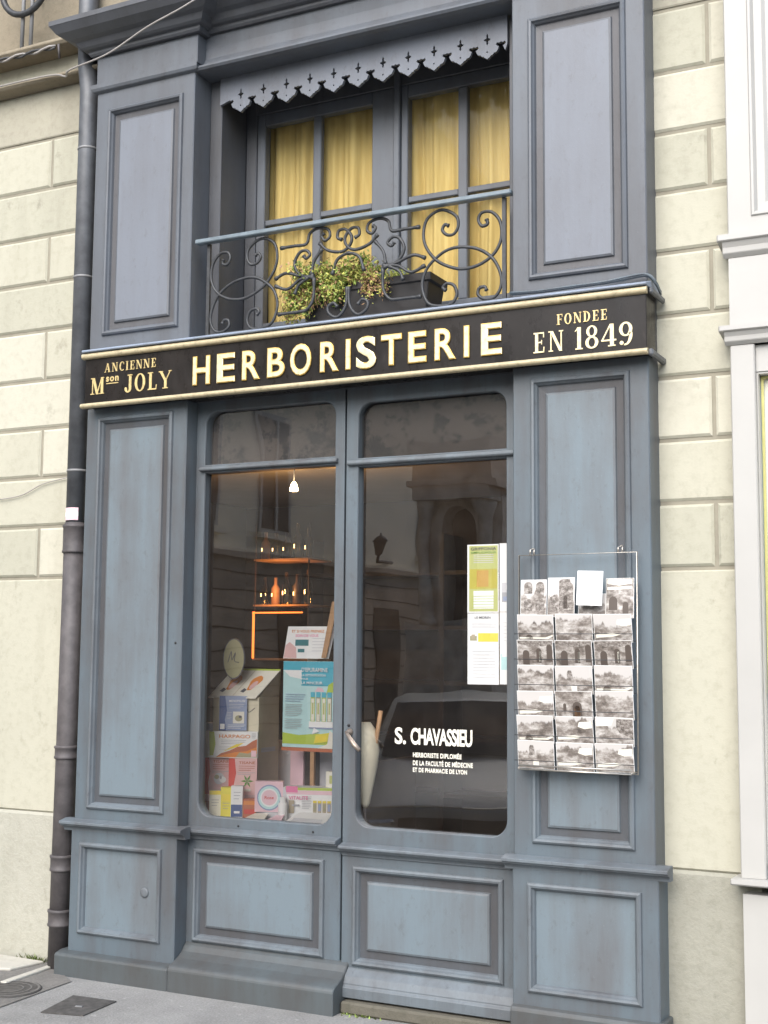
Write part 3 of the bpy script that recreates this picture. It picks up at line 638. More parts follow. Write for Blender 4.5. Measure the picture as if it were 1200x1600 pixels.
# room behind the shop window
IX0, IX1, IY0, IY1, IZ = -1.9, 2.75, 0.42, 4.3, 2.60
rm = MB()
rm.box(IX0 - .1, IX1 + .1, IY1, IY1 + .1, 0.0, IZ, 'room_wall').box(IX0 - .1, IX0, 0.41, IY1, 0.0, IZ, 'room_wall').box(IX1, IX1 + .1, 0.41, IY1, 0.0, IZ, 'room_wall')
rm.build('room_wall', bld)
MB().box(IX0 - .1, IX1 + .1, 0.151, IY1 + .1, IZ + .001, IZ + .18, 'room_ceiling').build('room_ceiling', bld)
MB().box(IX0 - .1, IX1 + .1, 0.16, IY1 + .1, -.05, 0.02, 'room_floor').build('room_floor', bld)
MB().box(0.02, 2.70, 0.62, 0.74, 4.0, 4.4, 'paint_dark').box(0.02, 0.60, 0.45, 0.62, 2.84, 4.4, 'paint_dark').box(2.2, 2.70, 0.45, 0.62, 2.84, 4.4, 'paint_dark').box(-.02, 2.70, 0.62, 0.74, 2.84, 4.0, 'room_wall').build('upper_room_wall', bld)

# ------------------------------------------------------------------ neighbouring white shopfront
wsx = 2.962
wsh = thing('white_shopfront', (4.2, 0.05, 0), 'white painted neighbouring shopfront cut off at the picture edge', 'shopfront')
MB().rects([(wsx, 3.40, 2.985, 6.0, .30), (wsx, 3.40, 2.985, 6.0, .054), (wsx + .004, 3.396, 2.985, 6.0, .05), (3.048, 3.36, 3.05, 5.8, .05), (3.053, 3.355, 3.055, 5.8, .043), (3.062, 3.345, 3.064, 5.8, .043), (3.072, 3.335, 3.074, 5.8, .060), (3.10, 3.31, 3.10, 5.8, .062), (3.112, 3.30, 3.112, 5.8, .074)], 'white_paint').build('pilaster', wsh)
MB().box(3.4005, 6.0, .09, .1415, 2.985, 6.0, 'white_paint').box(4.6005, 6.0, .072, .30, .655, 2.4695, 'white_paint').build('wall', wsh)
def wled(z0, z1, pr, nm):
    h = z1 - z0
    MB().rects([(wsx - pr, 6.0, z0, z1, .30), (wsx - pr, 6.0, z0 + h * .7, z1, .05 - pr), (wsx - pr + .006, 6.0, z0 + h * .75, z1, .046 - pr)], 'white_paint').prism_x([(.05, z0), (.05 - pr * .5, z0 + h * .2), (.05 - pr * .55, z0 + h * .45), (.055 - pr, z0 + h * .7), (.05, z0 + h * .7)], wsx - pr * .5, 6.0, 'white_paint').build(nm, wsh, .002)
wled(2.900, 2.984, .034, 'cornice'); wled(2.570, 2.640, .034, 'cornice')
MB().box(wsx + .002, 6.0, .045, .30, 2.641, 2.899, 'white_paint').build('fascia', wsh)
MB().rects([(wsx, 3.050, .655, 2.569, .30), (wsx, 3.050, .655, 2.569, .052), (wsx + .004, 3.046, .655, 2.569, .048)], 'white_paint').build('door_post', wsh)
MB().box(3.0505, 6.0, .07, .30, 2.47, 2.569, 'white_paint').build('lintel', wsh)
wf = MB().rects([(3.0505, 4.6, .70, 2.469, .2), (3.0505, 4.6, .70, 2.469, .075), (3.056, 4.58, .72, 2.462, .075), (3.058, 4.575, .722, 2.460, .10)], 'white_paint', cap=False).build('window_frame', wsh)
MB().box(3.055, 4.58, .13, .135, .70, 2.463, 'ivory').build('blind', wf); pane(3.057, 4.577, .722, 2.461, .105, 'glass_upper', wf)
MB().rects([(3.0585, 4.574, 1.3, 2.4595, .118), (3.0585, 4.574, 1.3, 2.4595, .112), (3.068, 4.565, 1.31, 2.450, .112), (3.068, 4.565, 1.31, 2.450, .118)], 'pale_yellow_border', cap=False).build('window_border', wf)
MB().rects([(wsx - .02, 6.0, .60, .654, .30), (wsx - .03, 6.0, .632, .654, .012), (wsx - .024, 6.0, .638, .654, .006)], 'white_paint').build('sill', wsh, .003)
MB().rects([(wsx + .006, 4.6, 0, .599, .30), (wsx + .006, 4.6, 0, .599, .05), (3.09, 4.5, .10, .55, .05), (3.10, 4.49, .11, .54, .042), (3.118, 4.472, .128, .522, .06)], 'white_paint').build('panel', wsh)

# ------------------------------------------------------------------ ground
struct(MB().add([(-60, -2.4, 0), (60, -2.4, 0), (60, .5, 0), (-60, .5, 0)], [(0, 1, 2, 3)], 'pavement').build('pavement', None, 0, (0, 0, 0)))
struct(MB().box(-60, 60, -2.62, -2.4, -.14, 0.0, 'slab').build('kerb', None, .01, (0, 0, 0)))
struct(MB().add([(-90, -120, -.12), (90, -120, -.12), (90, -2.6, -.12), (-90, -2.6, -.12)], [(0, 1, 2, 3)], 'road').build('road', None, 0, (0, 0, 0)))
struct(MB().add([(-.62, -.62, .004), (.14, -.62, .004), (.115, -.12, .004), (.02, -.056, .004), (-.04, .02, .004), (-.14, .115, .004), (-.62, .10, .004)], [tuple(range(7))], 'patch').build('asphalt_patch', None, 0, (0, 0, 0)))
def flat_slab(pts, z0, z1, mat):
    n = len(pts); return MB().add([(x, y, z0) for x, y in pts] + [(x, y, z1) for x, y in pts], [tuple(range(n)), tuple(range(n, 2 * n))] + [(i, (i + 1) % n, n + (i + 1) % n, n + i) for i in range(n)], mat)
tag(flat_slab([(-.128, -.30), (-.092, -.30), (-.118, .07), (-.150, .07)], .002, .014, 'slab').build('kerb_stone', None, .003, (-.12, -.1, 0)), 'narrow pale stone strip set in the dark paving beside the drainpipe foot', 'stone')
tag(flat_slab([(-.70, -.30), (-.245, -.11), (-.21, .07), (-.70, .08)], .002, .016, 'slab').build('paving_slab', None, .004, (-.4, -.1, 0)), 'worn grey paving slab at the foot of the cream wall', 'slab')
cv = thing('manhole_cover', (-.02, -.36, .004), 'round worn iron cover sunk in the dark asphalt patch', 'manhole cover')
b = MB()
for r0, r1, h in ((.128, .118, .010), (.095, .088, .0105), (.062, .056, .0105)):
    for k in range(40):
        a, c = 2 * math.pi * k / 40, 2 * math.pi * (k + 1) / 40
        b.add([(-.02 + r * math.cos(t), -.36 + r * math.sin(t), h) for r, t in ((r1, a), (r0, a), (r0, c), (r1, c))], [(0, 1, 2, 3)], 'patch')
MB().lathe([(.135, .004), (.135, .008), (.13, .0085)], (-.02, -.36, 0), 'plate_iron', 40).build('lid', cv); b.build('raised_ring', cv)
ip = thing('access_plate', (.40, -.42, 0), 'small square dark iron access plate set in the pavement', 'cover plate')
flat_slab([(.332, -.562), (.512, -.520), (.492, -.288), (.276, -.300)], .001, .005, 'plate_iron').build('plate', ip)
flat_slab([(.402, -.44), (.432, -.433), (.428, -.42), (.398, -.427)], .0055, .008, 'seam').build('lift_tab', ip)
th = flat_slab([(1.378, .0), (2.12, .0), (2.12, .2), (1.378, .2)], .0, .048, 'threshold')
tag(th.build('threshold_stone', None, .008, (1.75, .05, 0)), 'grimy mossy stone threshold under the shop door', 'doorstep')
def tuft(x, y, z, n, spread, h, name, label):
    b = MB()
    for k in range(n):
        px, py = x + rnd.gauss(0, spread), y + rnd.gauss(0, spread * .3); a = rnd.uniform(0, 6.28); hh = h * rnd.uniform(.4, 1); w = .004
        dx, dy = math.cos(a), math.sin(a); lx, ly = dx * hh * .6, dy * hh * .6
        b.add([(px - dy * w, py + dx * w, z), (px + dy * w, py - dx * w, z), (px + lx + dy * w * .6, py + ly - dx * w * .6, z + hh * .7), (px + lx * 1.4, py + ly * 1.4, z + hh)], [(0, 1, 2, 3)], rnd.choice(['moss', 'leaf_a', 'moss']))
    o = b.build(name, None, 0, (x, y, z)); o['kind'] = 'stuff'; tag(o, label, 'moss')
tuft(-.28, .095, 0, 90, .05, .035, 'weeds', 'moss and weeds growing along the foot of the cream wall')
tuft(1.46, .0, .0, 60, .045, .018, 'weeds', 'moss growing at the corner of the door threshold')

# ------------------------------------------------------------------ drainpipe
pipe = thing('drainpipe', (-.098, .055, 0), 'dark drainpipe running down beside the blue shopfront, brown iron below grey zinc', 'drainpipe')
MB().tube([(-.145, .085, 7.0), (-.145, .085, 4.50), (-.142, .085, 4.40), (-.125, .07, 4.28), (-.098, .058, 4.16), (-.094, .055, 4.06), (-.094, .055, 2.02)], .047, 'zinc', 20).build('upper_pipe', pipe)
MB().tube([(-.096, .055, 2.03), (-.102, .055, 1.0), (-.110, .055, 0.0)], .050, 'cast_iron', 20).build('lower_pipe', pipe)
for z in (3.847, 3.21, 2.275): MB().lathe([(.0475, z - .006), (.0505, z - .003), (.0505, z + .003), (.0475, z + .006)], (-.094, .055, 0), 'seam', 20).build('seam', pipe)
for z0, z1, x in ((1.885, 2.02, -.096), (.935, .998, -.102), (.430, .505, -.106), (.185, .262, -.1085)):
    MB().lathe([(.051, z0), (.058, z0 + .004), (.058, z0 + .012), (.055, z0 + .016), (.055, z1 - .016), (.059, z1 - .012), (.059, z1 - .003), (.051, z1)], (x, .055, 0), 'cast_iron', 20).build('collar', pipe)
st = MB()
for k in range(5):
    a0, a1 = R(-148 + 22 * k), R(-148 + 22 * (k + 1)); r = .0485
    for z0, z1, mt in ((2.040, 2.058, 'rose'), (2.058, 2.078, 'paper'), (2.078, 2.098, 'rose')):
        st.add([(-.094 + r * math.cos(a), .055 + r * math.sin(a), z) for a, z in ((a0, z0), (a1, z0), (a1, z1), (a0, z1))], [(0, 1, 2, 3)], mt)
st.build('sticker', pipe)

# ------------------------------------------------------------------ cables and ironwork at the top
tag(MB().tube(catmull([(-1.4, .036, 4.268), (-.9, .036, 4.272), (-.45, .034, 4.268), (-.28, .02, 4.25), (-.12, -.09, 4.165), (.03, -.235, 4.108), (.27, -.26, 4.125), (.49, -.26, 4.205), (.74, -.24, 4.29), (1.2, -.2, 4.50)], 6), .0045, 'wire_grey', 6).build('thin_cable', None, 0, (.2, -.2, 4.1)), 'thin pale cable sagging across the corner of the cornice', 'cable')
tag(MB().tube(catmull([(-.05, .0, 4.47), (.12, -.05, 4.475), (.35, -.02, 4.50), (.6, .05, 4.55), (1.0, .08, 4.6)], 6), .008, 'wire_dark', 6).build('dark_cable', None, 0, (.1, 0, 4.4)), 'dark cable lying on top of the shopfront cornice', 'cable')
tag(MB().tube(catmull([(-1.2, .12, 2.16), (-.72, .118, 2.17), (-.50, .118, 2.185), (-.36, .118, 2.235), (-.20, .118, 2.26)], 6), .0025, 'wire_grey', 6).build('wall_cable', None, 0, (-.5, .12, 2.2)), 'fine grey cable drooping on the cream wall beside the drainpipe', 'cable')
def twist(k): return [(-1.3 + i * .035, .012 + .008 * math.sin(i * 1.1 + k), 4.392 + .008 * math.cos(i * 1.1 + k)) for i in range(30)]
tw = thing('twisted_cable', (-.8, .01, 4.39), 'twisted pair of old wires fixed under the upper stone ledge', 'cable')
MB().tube(twist(0), .006, 'wire_grey', 6).tube(twist(3.1), .006, 'wire_dark', 6).build('wire', tw)
MB().tube([(-.262, .01, 4.40), (-.262, .02, 4.33)], .006, 'cast_iron', 6).build('hook', tw)
lb = thing('iron_bracket', (-.47, .10, 4.45), 'black iron ring bracket hung on two rods against the stained stone', 'bracket')
MB().tube([(-.485 + .145 * math.cos(R(a)), .0, 4.745 + .145 * math.sin(R(a))) for a in range(0, 360, 12)], .016, 'iron', 8, True).build('ring', lb)
for x in (-.51, -.452): MB().tube([(x + .006, .02, 4.95), (x, .02, 4.43)], .010, 'seam', 8).build('rod', lb)
sc = thing('service_cable', (2.4, -.06, 2.83), 'tangle of grey painted cable lying on the ledge above the sign', 'cable')
for dz, dy, ph in ((0, 0, 0), (.010, .012, 1), (.004, -.012, 2.2)):
    MB().tube(catmull([(2.13, -.03 + dy, 2.844 + dz), (2.25, -.05 + dy, 2.832 + dz), (2.40, -.05 + dy, 2.834 + dz), (2.52, -.035 + dy, 2.840 + dz), (2.62, -.02 + dy, 2.852 + dz * 1.5), (2.676, -.018 + dy, 2.852 + dz), (2.702, .0, 2.822 + dz), (2.702, .07, 2.80 + dz)], 5), .0040, 'paint', 6).build('strand', sc)

# ------------------------------------------------------------------ balcony railing
rail = thing('balcony_railing', (1.37, .02, 2.84), 'low wrought iron window railing of curling scrolls under a blue grey handrail', 'railing')
MB().box(.600, 2.124, -.018, .022, 3.262, 3.282, 'rail_paint').build('handrail', rail, .004)
RY = .02; CXM = 1.3695
scr = {
'top': [(1.838, 3.18), (1.821, 3.187), (1.81, 3.165), (1.832, 3.142), (1.863, 3.143), (1.881, 3.176), (1.869, 3.219), (1.806, 3.252), (1.743, 3.225), (1.724, 3.163), (1.737, 3.102), (1.782, 3.043), (1.844, 3.006), (1.906, 2.99), (1.979, 3.0), (2.04, 3.038), (2.07, 3.097), (2.064, 3.167), (2.028, 3.21), (1.985, 3.213), (1.97, 3.186), (1.985, 3.158), (2.01, 3.163), (2.006, 3.183)],
'bot': [(1.826, 2.909), (1.813, 2.923), (1.832, 2.938), (1.863, 2.925), (1.875, 2.886), (1.851, 2.851), (1.801, 2.847), (1.745, 2.867), (1.719, 2.94), (1.738, 3.008), (1.782, 3.051), (1.832, 3.078), (1.894, 3.083), (1.967, 3.065), (2.028, 3.022), (2.063, 2.961), (2.069, 2.903), (2.045, 2.86), (2.003, 2.852), (1.97, 2.873), (1.973, 2.9), (1.997, 2.904), (2.006, 2.888)]}
mid = {
'bar': [(1.032, 3.194), (1.10, 3.195), (1.162, 3.196), (1.179, 3.24), (1.22, 3.258), (1.269, 3.246), (1.279, 3.214), (1.256, 3.198), (1.239, 3.219), (1.252, 3.23)],
'heart': [(1.228, 3.19), (1.27, 3.153), (1.338, 3.138), (1.378, 3.163), (1.385, 3.199), (1.357, 3.233), (1.323, 3.232), (1.317, 3.202), (1.338, 3.191)],
'arch': [(1.292, 3.041), (1.312, 3.099), (1.340, 3.120), (1.3695, 3.128)],
'curl': [(1.203, 3.04), (1.133, 3.063), (1.104, 3.111), (1.125, 3.158), (1.159, 3.168), (1.181, 3.147), (1.163, 3.131), (1.149, 3.145)],
'link': [(1.189, 3.054), (1.202, 3.113), (1.242, 3.163)],
'leaf_a': [(1.006, 3.058), (1.063, 3.078), (1.147, 3.053), (1.203, 3.052)], 'leaf_b': [(1.007, 3.027), (1.071, 3.006), (1.134, 3.042), (1.203, 3.049)],
'stalk': [(1.107, 2.978), (1.127, 3.018), (1.175, 3.045)], 'low_bar': [(1.024, 2.898), (1.08, 2.8985), (1.129, 2.899), (1.17, 2.905), (1.20, 2.95), (1.203, 3.04)],
'low_curl': [(1.366, 2.98), (1.360, 2.90), (1.322, 2.855), (1.281, 2.872), (1.273, 2.903), (1.3, 2.918), (1.321, 2.898)]}
def scroll(pts, r=.0070):
    q = catmull([(x, RY, z) for x, z in pts], 6); n = len(q)
    MB().tube(q, [r * (1.35 if (i < 2 or i > n - 3) else 1) for i in range(n)], 'iron', 6).build('scroll', rail)
for k, pts in scr.items():
    scroll(pts); scroll([(2 * CXM - x, z) for x, z in pts])
for k, pts in mid.items():
    scroll(pts); scroll([(2 * CXM - x, z) for x, z in pts])
for x in (.655, 2.083): MB().box(x - .008, x + .008, RY - .006, RY + .006, 2.842, 3.262, 'iron').build('post', rail)
MB().box(.655, 2.083, RY - .004, RY + .004, 2.8405, 2.848, 'iron').build('bottom_rail', rail)

# ------------------------------------------------------------------ flower box
fb = thing('flower_box', (1.37, .17, 2.838), 'long dark window box with straggling yellow green and russet plants behind railing', 'planter')
b = MB()
def boxring(z, d): return [(1.10 - d, .09 - d * .6, z), (1.715 + d, .09 - d * .6, z), (1.715 + d, .25 + d * .6, z), (1.10 - d, .25 + d * .6, z)]
lv = [boxring(2.845, -.02), boxring(2.985, 0), boxring(2.985, .012), boxring(3.02, .014), boxring(3.02, .002), boxring(3.0, -.004)]
vs_ = [p for l in lv for p in l]; fs = [(3, 2, 1, 0)] + [(4 * i + k, 4 * i + (k + 1) % 4, 4 * i + 4 + (k + 1) % 4, 4 * i + 4 + k) for i in range(5) for k in range(4)] + [(20, 21, 22, 23)]
b.add(vs_, fs, 'dark_plastic'); b.build('box', fb, .003)
def foliage():
    b = MB(); r = random.Random(3)
    def clump(cx, cy, cz, sx, sy, sz, n, mats, size=.011):
        for _ in range(n):
            x, y, z = cx + r.gauss(0, sx), cy + r.gauss(0, sy), cz + r.gauss(0, sz)
            nrm = Vector((r.gauss(0, .7), r.gauss(-.5, .6), r.gauss(.5, .6))).normalized(); t = nrm.orthogonal().normalized()
            t = Matrix.Rotation(r.uniform(0, 6.28), 3, nrm) @ t; u = nrm.cross(t); s_ = size * r.uniform(.5, 1.3); p = Vector((x, y, z))
            b.add([p - t * s_, p + u * s_ * .5, p + t * s_ * 1.1 + nrm * s_ * .3, p - u * s_ * .5], [(0, 1, 2, 3)], r.choice(mats))
    G = ['leaf_a', 'leaf_b', 'leaf_a', 'leaf_b', 'leaf_c']
    for _ in range(46):                                     # the bushy mass over the box
        x = r.uniform(1.06, 1.43); t = (x - 1.06) / .37
        clump(x, r.uniform(.05, .19), r.uniform(3.01, 3.08 + .035 * math.sin(t * 9) ** 2), .022, .026, .018, 95, G, .0098)
    for _ in range(30):                                     # spilling over the front
        x = r.uniform(1.04, 1.30); clump(x, r.uniform(.045, .08), r.uniform(2.945 - .03 * (x < 1.15), 3.03), .018, .012, .022, 75, ['leaf_b', 'leaf_c', 'leaf_b', 'leaf_a', 'leaf_a'], .0090)
    for _ in range(9):
        clump(r.uniform(1.03, 1.10), r.uniform(.05, .11), r.uniform(2.90, 3.01), .014, .016, .026, 65, ['leaf_b', 'leaf_c', 'leaf_b'], .0075)
    for _ in range(12):                                     # low end of the box
        clump(r.uniform(1.44, 1.62), r.uniform(.10, .2), r.uniform(3.02, 3.05), .02, .026, .011, 60, ['leaf_b', 'leaf_b', 'leaf_a'], .0075)
    for _ in range(10):
        clump(r.uniform(1.41, 1.54), r.uniform(.058, .075), r.uniform(2.965, 3.03), .009, .008, .02, 45, ['leaf_c', 'leaf_c', 'leaf_b'], .0075)
    for x, z in ((1.385, 3.13), (1.40, 3.115), (1.29, 3.11), (1.32, 3.125), (1.13, 3.12), (1.21, 3.11)): clump(x, .13, z, .010, .010, .022, 45, ['leaf_a', 'leaf_a', 'leaf_b'], .010)
    for _ in range(150):                                    # stems, upright and trailing
        x, y = r.uniform(1.05, 1.60), r.uniform(.07, .2); z0 = 3.0; l = r.uniform(.03, .11) * (1 if x < 1.45 else .5)
        b.tube([(x, y, z0), (x + r.gauss(0, .012), y - .01, z0 + l * .6), (x + r.gauss(0, .025), y - .03, z0 + l)], .0014, r.choice(['leaf_b', 'leaf_c', 'leaf_a']), 4)
    for _ in range(60):
        x = r.uniform(1.03, 1.30); l = r.uniform(.03, .11)
        b.tube([(x, .085, 3.02), (x - .006, .058, 3.01), (x - .012 + r.gauss(0, .008), .052, 3.01 - l * .6), (x - .015 + r.gauss(0, .014), .055, 3.01 - l)], .0014, r.choice(['leaf_b', 'leaf_c', 'leaf_c']), 4)
    return b.build('foliage', fb)
foliage()

# ------------------------------------------------------------------ curtains
def curtain(x0, x1, z0, z1, y, seed, label):
    r = random.Random(seed); nx, nz = 150, 44; ph = [r.uniform(0, 6.28) for _ in range(6)]; vs_ = []; w = x1 - x0
    for j in range(nz + 1):
        t = j / nz; z = z0 + t * (z1 - z0)
        for i in range(nx + 1):
            u = i / nx; x = x0 + u * w
            d = .021 * math.sin(u * w * 48 + ph[0] + .5 * math.sin(t * 2 + ph[1])) + .006 * math.sin(u * w * 118 + ph[2] + .7 * t) + .008 * math.sin(u * w * 23 + ph[3] - t) + .002 * math.sin(u * w * 210 + ph[4])
            d *= (1.0 - .35 * t); vs_.append((x + .006 * math.sin(z * 6 + ph[5]) * (1 - t), y + d, z))
    fs = [(j * (nx + 1) + i, j * (nx + 1) + i + 1, (j + 1) * (nx + 1) + i + 1, (j + 1) * (nx + 1) + i) for j in range(nz) for i in range(nx)]
    o = MB().add(vs_, fs, 'curtain', True).build('curtain', None, 0, ((x0 + x1) / 2, y, z0))
    sm_ = o.modifiers.new('cloth', 'SOLIDIFY'); sm_.thickness = .002
    tag(o, label, 'curtain', 'yellow curtains in the upper window')
curtain(.70, 1.36, 2.85, 3.97, .435, 1, 'yellow gathered curtain filling the casement above the trailing end of the plants')
curtain(1.44, 2.12, 2.85, 3.97, .435, 5, 'yellow gathered curtain filling the casement next to the panelled pilaster over EN 1849')

# ------------------------------------------------------------------ postcard rack and cards
rack = thing('postcard_rack', (2.39, -.04, 1.0), 'flat wire postcard rack hung on the panelled pilaster by the door', 'rack')
RX_0, RX_1 = 2.163, 2.626
MB().tube([(RX_0, -.035, 1.81), (RX_1, -.035, 1.812), (RX_1 - .006, -.035, 1.003), (RX_0 - .002, -.035, 1.003)], .0035, 'chrome', 8, True).build('frame', rack)
MB().tube([(RX_0 + .02, -.10, 1.008), (RX_1 - .012, -.10, 1.008)], .003, 'chrome', 8).tube([(RX_0 + .02, -.10, 1.022), (RX_1 - .012, -.10, 1.022)], .003, 'chrome', 8).tube([(RX_0, -.035, 1.012), (RX_0 + .02, -.10, 1.012)], .003, 'chrome', 6).tube([(RX_1 - .008, -.035, 1.012), (RX_1 - .012, -.10, 1.012)], .003, 'chrome', 6).build('foot_rail', rack)
for x in (2.215, 2.562): MB().tube([(x - .008, -.035, 1.812), (x - .008, -.03, 1.832), (x, -.006, 1.840), (x + .008, -.03, 1.832), (x + .008, -.035, 1.812)], .0028, 'chrome', 6).build('hook', rack)
ROWS = [1.585, 1.490, 1.396, 1.301, 1.208, 1.115]
wb = MB()
for x in (2.3185, 2.4690): wb.box(x - .0045, x + .0015, -.050, -.012, 1.012, 1.60, 'black')
for z in ROWS: wb.tube([(RX_0, -.05, z - .10), (RX_1 - .004, -.05, z - .10)], .002, 'iron', 6).tube([(RX_0, -.092, z - .075), (RX_1 - .004, -.092, z - .075)], .0015, 'iron', 6)
wb.build('pocket_wire', rack)
CG = 'sepia view postcards in the wire rack'
def card(x0, z1, w, h, mat, label, y0=-.086, tilt=9, art=None, body='paper', rz=0.0):
    """card leaning back in its pocket; stands on its bottom edge"""
    mx = Matrix.Translation((x0 + w / 2, y0, z1 - h)) @ Matrix.Rotation(R(rz), 4, 'Y') @ Matrix.Rotation(R(-tilt), 4, 'X')
    b = MB(); b.box(-w / 2, w / 2, 0, .0022, 0, h, body, mx)
    mrg = .0012
    if mat: b.add([mx @ Vector(p) for p in ((-w / 2 + mrg, -.0003, mrg), (w / 2 - mrg, -.0003, mrg), (w / 2 - mrg, -.0003, h - mrg), (-w / 2 + mrg, -.0003, h - mrg))], [(0, 1, 2, 3)], mat)
    for (poly, mm) in art or []:
        b.add([mx @ Vector((x - w / 2, -.0007, z)) for x, z in poly], [tuple(range(len(poly)))], mm)
    o = b.build('postcard', None, 0, (x0 + w / 2, y0, z1 - h)); tag(o, label, 'postcard', CG); return o
def arch(x, z, w, h, n=8): return [(x - w / 2, z), (x + w / 2, z)] + [(x + w / 2 * math.cos(R(180 * k / n)), z + h - w / 2 + w / 2 * math.sin(R(180 * k / n))) for k in range(n + 1)]
cols = [2.170, 2.3225, 2.4735]
kinds = [['b', 'a', 'c'], ['e', 'e', 'e'], ['a', 'c', 'b'], ['c', 'e', 'a'], ['b', 'a', 'c'], ['c', 'a', 'a']]
rowname = ['uppermost wide row', 'arcade row', 'row under the arcade row', 'third row from the bottom', 'row above the bottom one', 'bottom row']
colname = ['door side column', 'middle column', 'stone wall side column']
looks = {(0, 0): 'hazy town skyline', (0, 1): 'ruined wall', (0, 2): 'pale sky and rooftops', (1, 0): 'stone arcade', (1, 1): 'stone arcade', (1, 2): 'stone arcade', (2, 0): 'riverside trees', (2, 1): 'tower on a hill', (2, 2): 'bridge and town',
         (3, 0): 'house by water', (3, 1): 'dark church portal', (3, 2): 'dark market hall', (4, 0): 'bridge and skyline', (4, 1): 'quay with boats', (4, 2): 'steep wooded bank', (5, 0): 'village below a tower', (5, 1): 'wooded river bank', (5, 2): 'leafy shore'}
zs_next = ROWS[1:] + [1.012]
for ri, zt in enumerate(ROWS):
    for ci, cx in enumerate(cols):
        w, h = .1430, .105; art = []
        dx = rnd.uniform(-.0015, .0015); dz = rnd.uniform(-.003, .003)
        if ri == 1:
            art = [(arch(.035, .012, .026, .055), 'card_dark'), (arch(.086, .02, .020, .055), 'card_dark'), (arch(.128, .025, .022, .065), 'card_dark'), ([(.004, .101), (.141, .101), (.141, .090), (.10, .082), (.05, .082), (.004, .092)], 'card_mid'), (arch(.0915, .024, .009, .04), 'ivory')]
        elif (ri, ci) == (3, 1): art = [(arch(.084, .004, .036, .062), 'card_dark'), (arch(.084, .004, .022, .048), 'brown'), (arch(.036, .03, .012, .03), 'card_dark')]
        elif (ri, ci) in ((2, 1), (5, 0)): art = [([(.045, .05), (.045, .078), (.050, .088), (.062, .088), (.066, .075), (.068, .05)], 'card_mid'), ([(.06, .012), (.06, .03), (.082, .03), (.082, .012)], 'ivory')]
        elif (ri, ci) in ((0, 0), (2, 2), (4, 0)): art = [([(.006, .014), (.12, .014), (.139, .024), (.139, .03), (.11, .02), (.006, .02)], 'ivory'), (arch(.045, .012, .03, .018), 'card_dark')]
        elif (ri, ci) in ((4, 2),): art = [([(.08, .10), (.141, .10), (.141, .03), (.09, .05), (.078, .07)], 'card_mid'), ([(.004, .10), (.07, .10), (.06, .075), (.004, .07)], 'ivory')]
        elif (ri, ci) in ((4, 1), (3, 0), (5, 1), (5, 2), (0, 2)): art = [([(.006, .03), (.07, .036), (.10, .03), (.07, .022), (.006, .018)], 'ivory'), ([(.09, .085), (.139, .088), (.139, .064), (.11, .06), (.085, .068)], 'ivory')]
        lab = 'sepia postcard, %s, %s, %s' % (looks[(ri, ci)], rowname[ri], colname[ci])
        card(cx + dx, zt + dz, w, h, CARD[kinds[ri][ci]], lab, y0=-.066 + rnd.uniform(-.002, .001), tilt=-9 + rnd.uniform(-1.5, 1.5), art=art, rz=rnd.uniform(-.9, .9))
tops = [(2.176, 1.716, .104, 'c', 'upright sepia postcard of an arched ruin, first in the top row beside the door', [(arch(.030, .095, .034, .045), 'card_mid'), (arch(.078, .095, .034, .045), 'card_mid'), (arch(.030, .03, .034, .045), 'card_mid'), (arch(.078, .03, .034, .045), 'card_mid')]),
        (2.285, 1.722, .106, 'd', 'upright sepia postcard of a tall church tower, second in the top row', [([(.045, .02), (.045, .135), (.056, .142), (.086, .142), (.09, .13), (.10, .12), (.10, .02)], 'card_mid'), ([(.010, .02), (.010, .075), (.03, .085), (.04, .07), (.04, .02)], 'card_mid'), (arch(.07, .03, .014, .05), 'card_dark')]),
        (2.405, 1.660, .106, 'b', 'upright sepia postcard mostly hidden behind the blank white card', []),
        (2.512, 1.716, .106, 'e', 'upright sepia postcard of arches at the stone wall end of the top row', [(arch(.028, .03, .032, .05), 'card_dark'), (arch(.075, .01, .022, .05), 'card_dark'), ([(.006, .143), (.100, .143), (.100, .128), (.05, .12), (.006, .128)], 'ivory'), ([(.006, .115), (.10, .118), (.10, .108), (.006, .104)], 'ivory')])]
for x, zt, w, k, lab, art in tops: card(x, zt, w, .148, CARD[k], lab, y0=-.060, tilt=4, art=art)
wc = MB(); mx = Matrix.Translation((2.458, -.092, 1.615)) @ Matrix.Rotation(R(2), 4, 'Y') @ Matrix.Rotation(R(-4), 4, 'X')
wc.box(-.049, .049, 0, .003, 0, .128, 'paper', mx)
for k in range(3): wc.box(-.03 + k * .004, .03, -.0006, 0, .052 + k * .02, .0535 + k * .02, 'pale_grey', mx)
tag(wc.build('card', None, 0, (2.458, -.092, 1.615)), 'blank white card standing up from the top row of the postcard rack', 'card')

# ------------------------------------------------------------------ notices on the door glass, painted name
def glass_text(txt, x0, x1, z0, z1, bold, name, space=1.0, cy=1.739, yaw_=-0.12):
    v, f = text_mesh(txt, x0, x1, z0, z1, 0, .0, 0, bold, space)
    nm_ = MB().add([Vector((q.x, .1132 + (q.x - cy) * math.tan(R(yaw_)), q.z)) for q in v], f, 'ivory'); return nm_.build(name, dr)
glass_text('S.', 1.560, 1.611, 1.064, 1.132, .03, 'painted_name'); glass_text('CHAVASSIEU', 1.632, 1.905, 1.064, 1.132, .03, 'painted_name', .92)
glass_text('HERBORISTE DIPLOMÉE', 1.643, 1.858, 1.014, 1.038, .03, 'painted_lettering', 1.1)
glass_text('DE LA FACULTÉ DE MÉDECINE', 1.643, 1.907, .982, 1.006, .03, 'painted_lettering', 1.1)
glass_text('ET DE PHARMACIE DE LYON', 1.643, 1.882, .955, .973, .03, 'painted_lettering', 1.1)
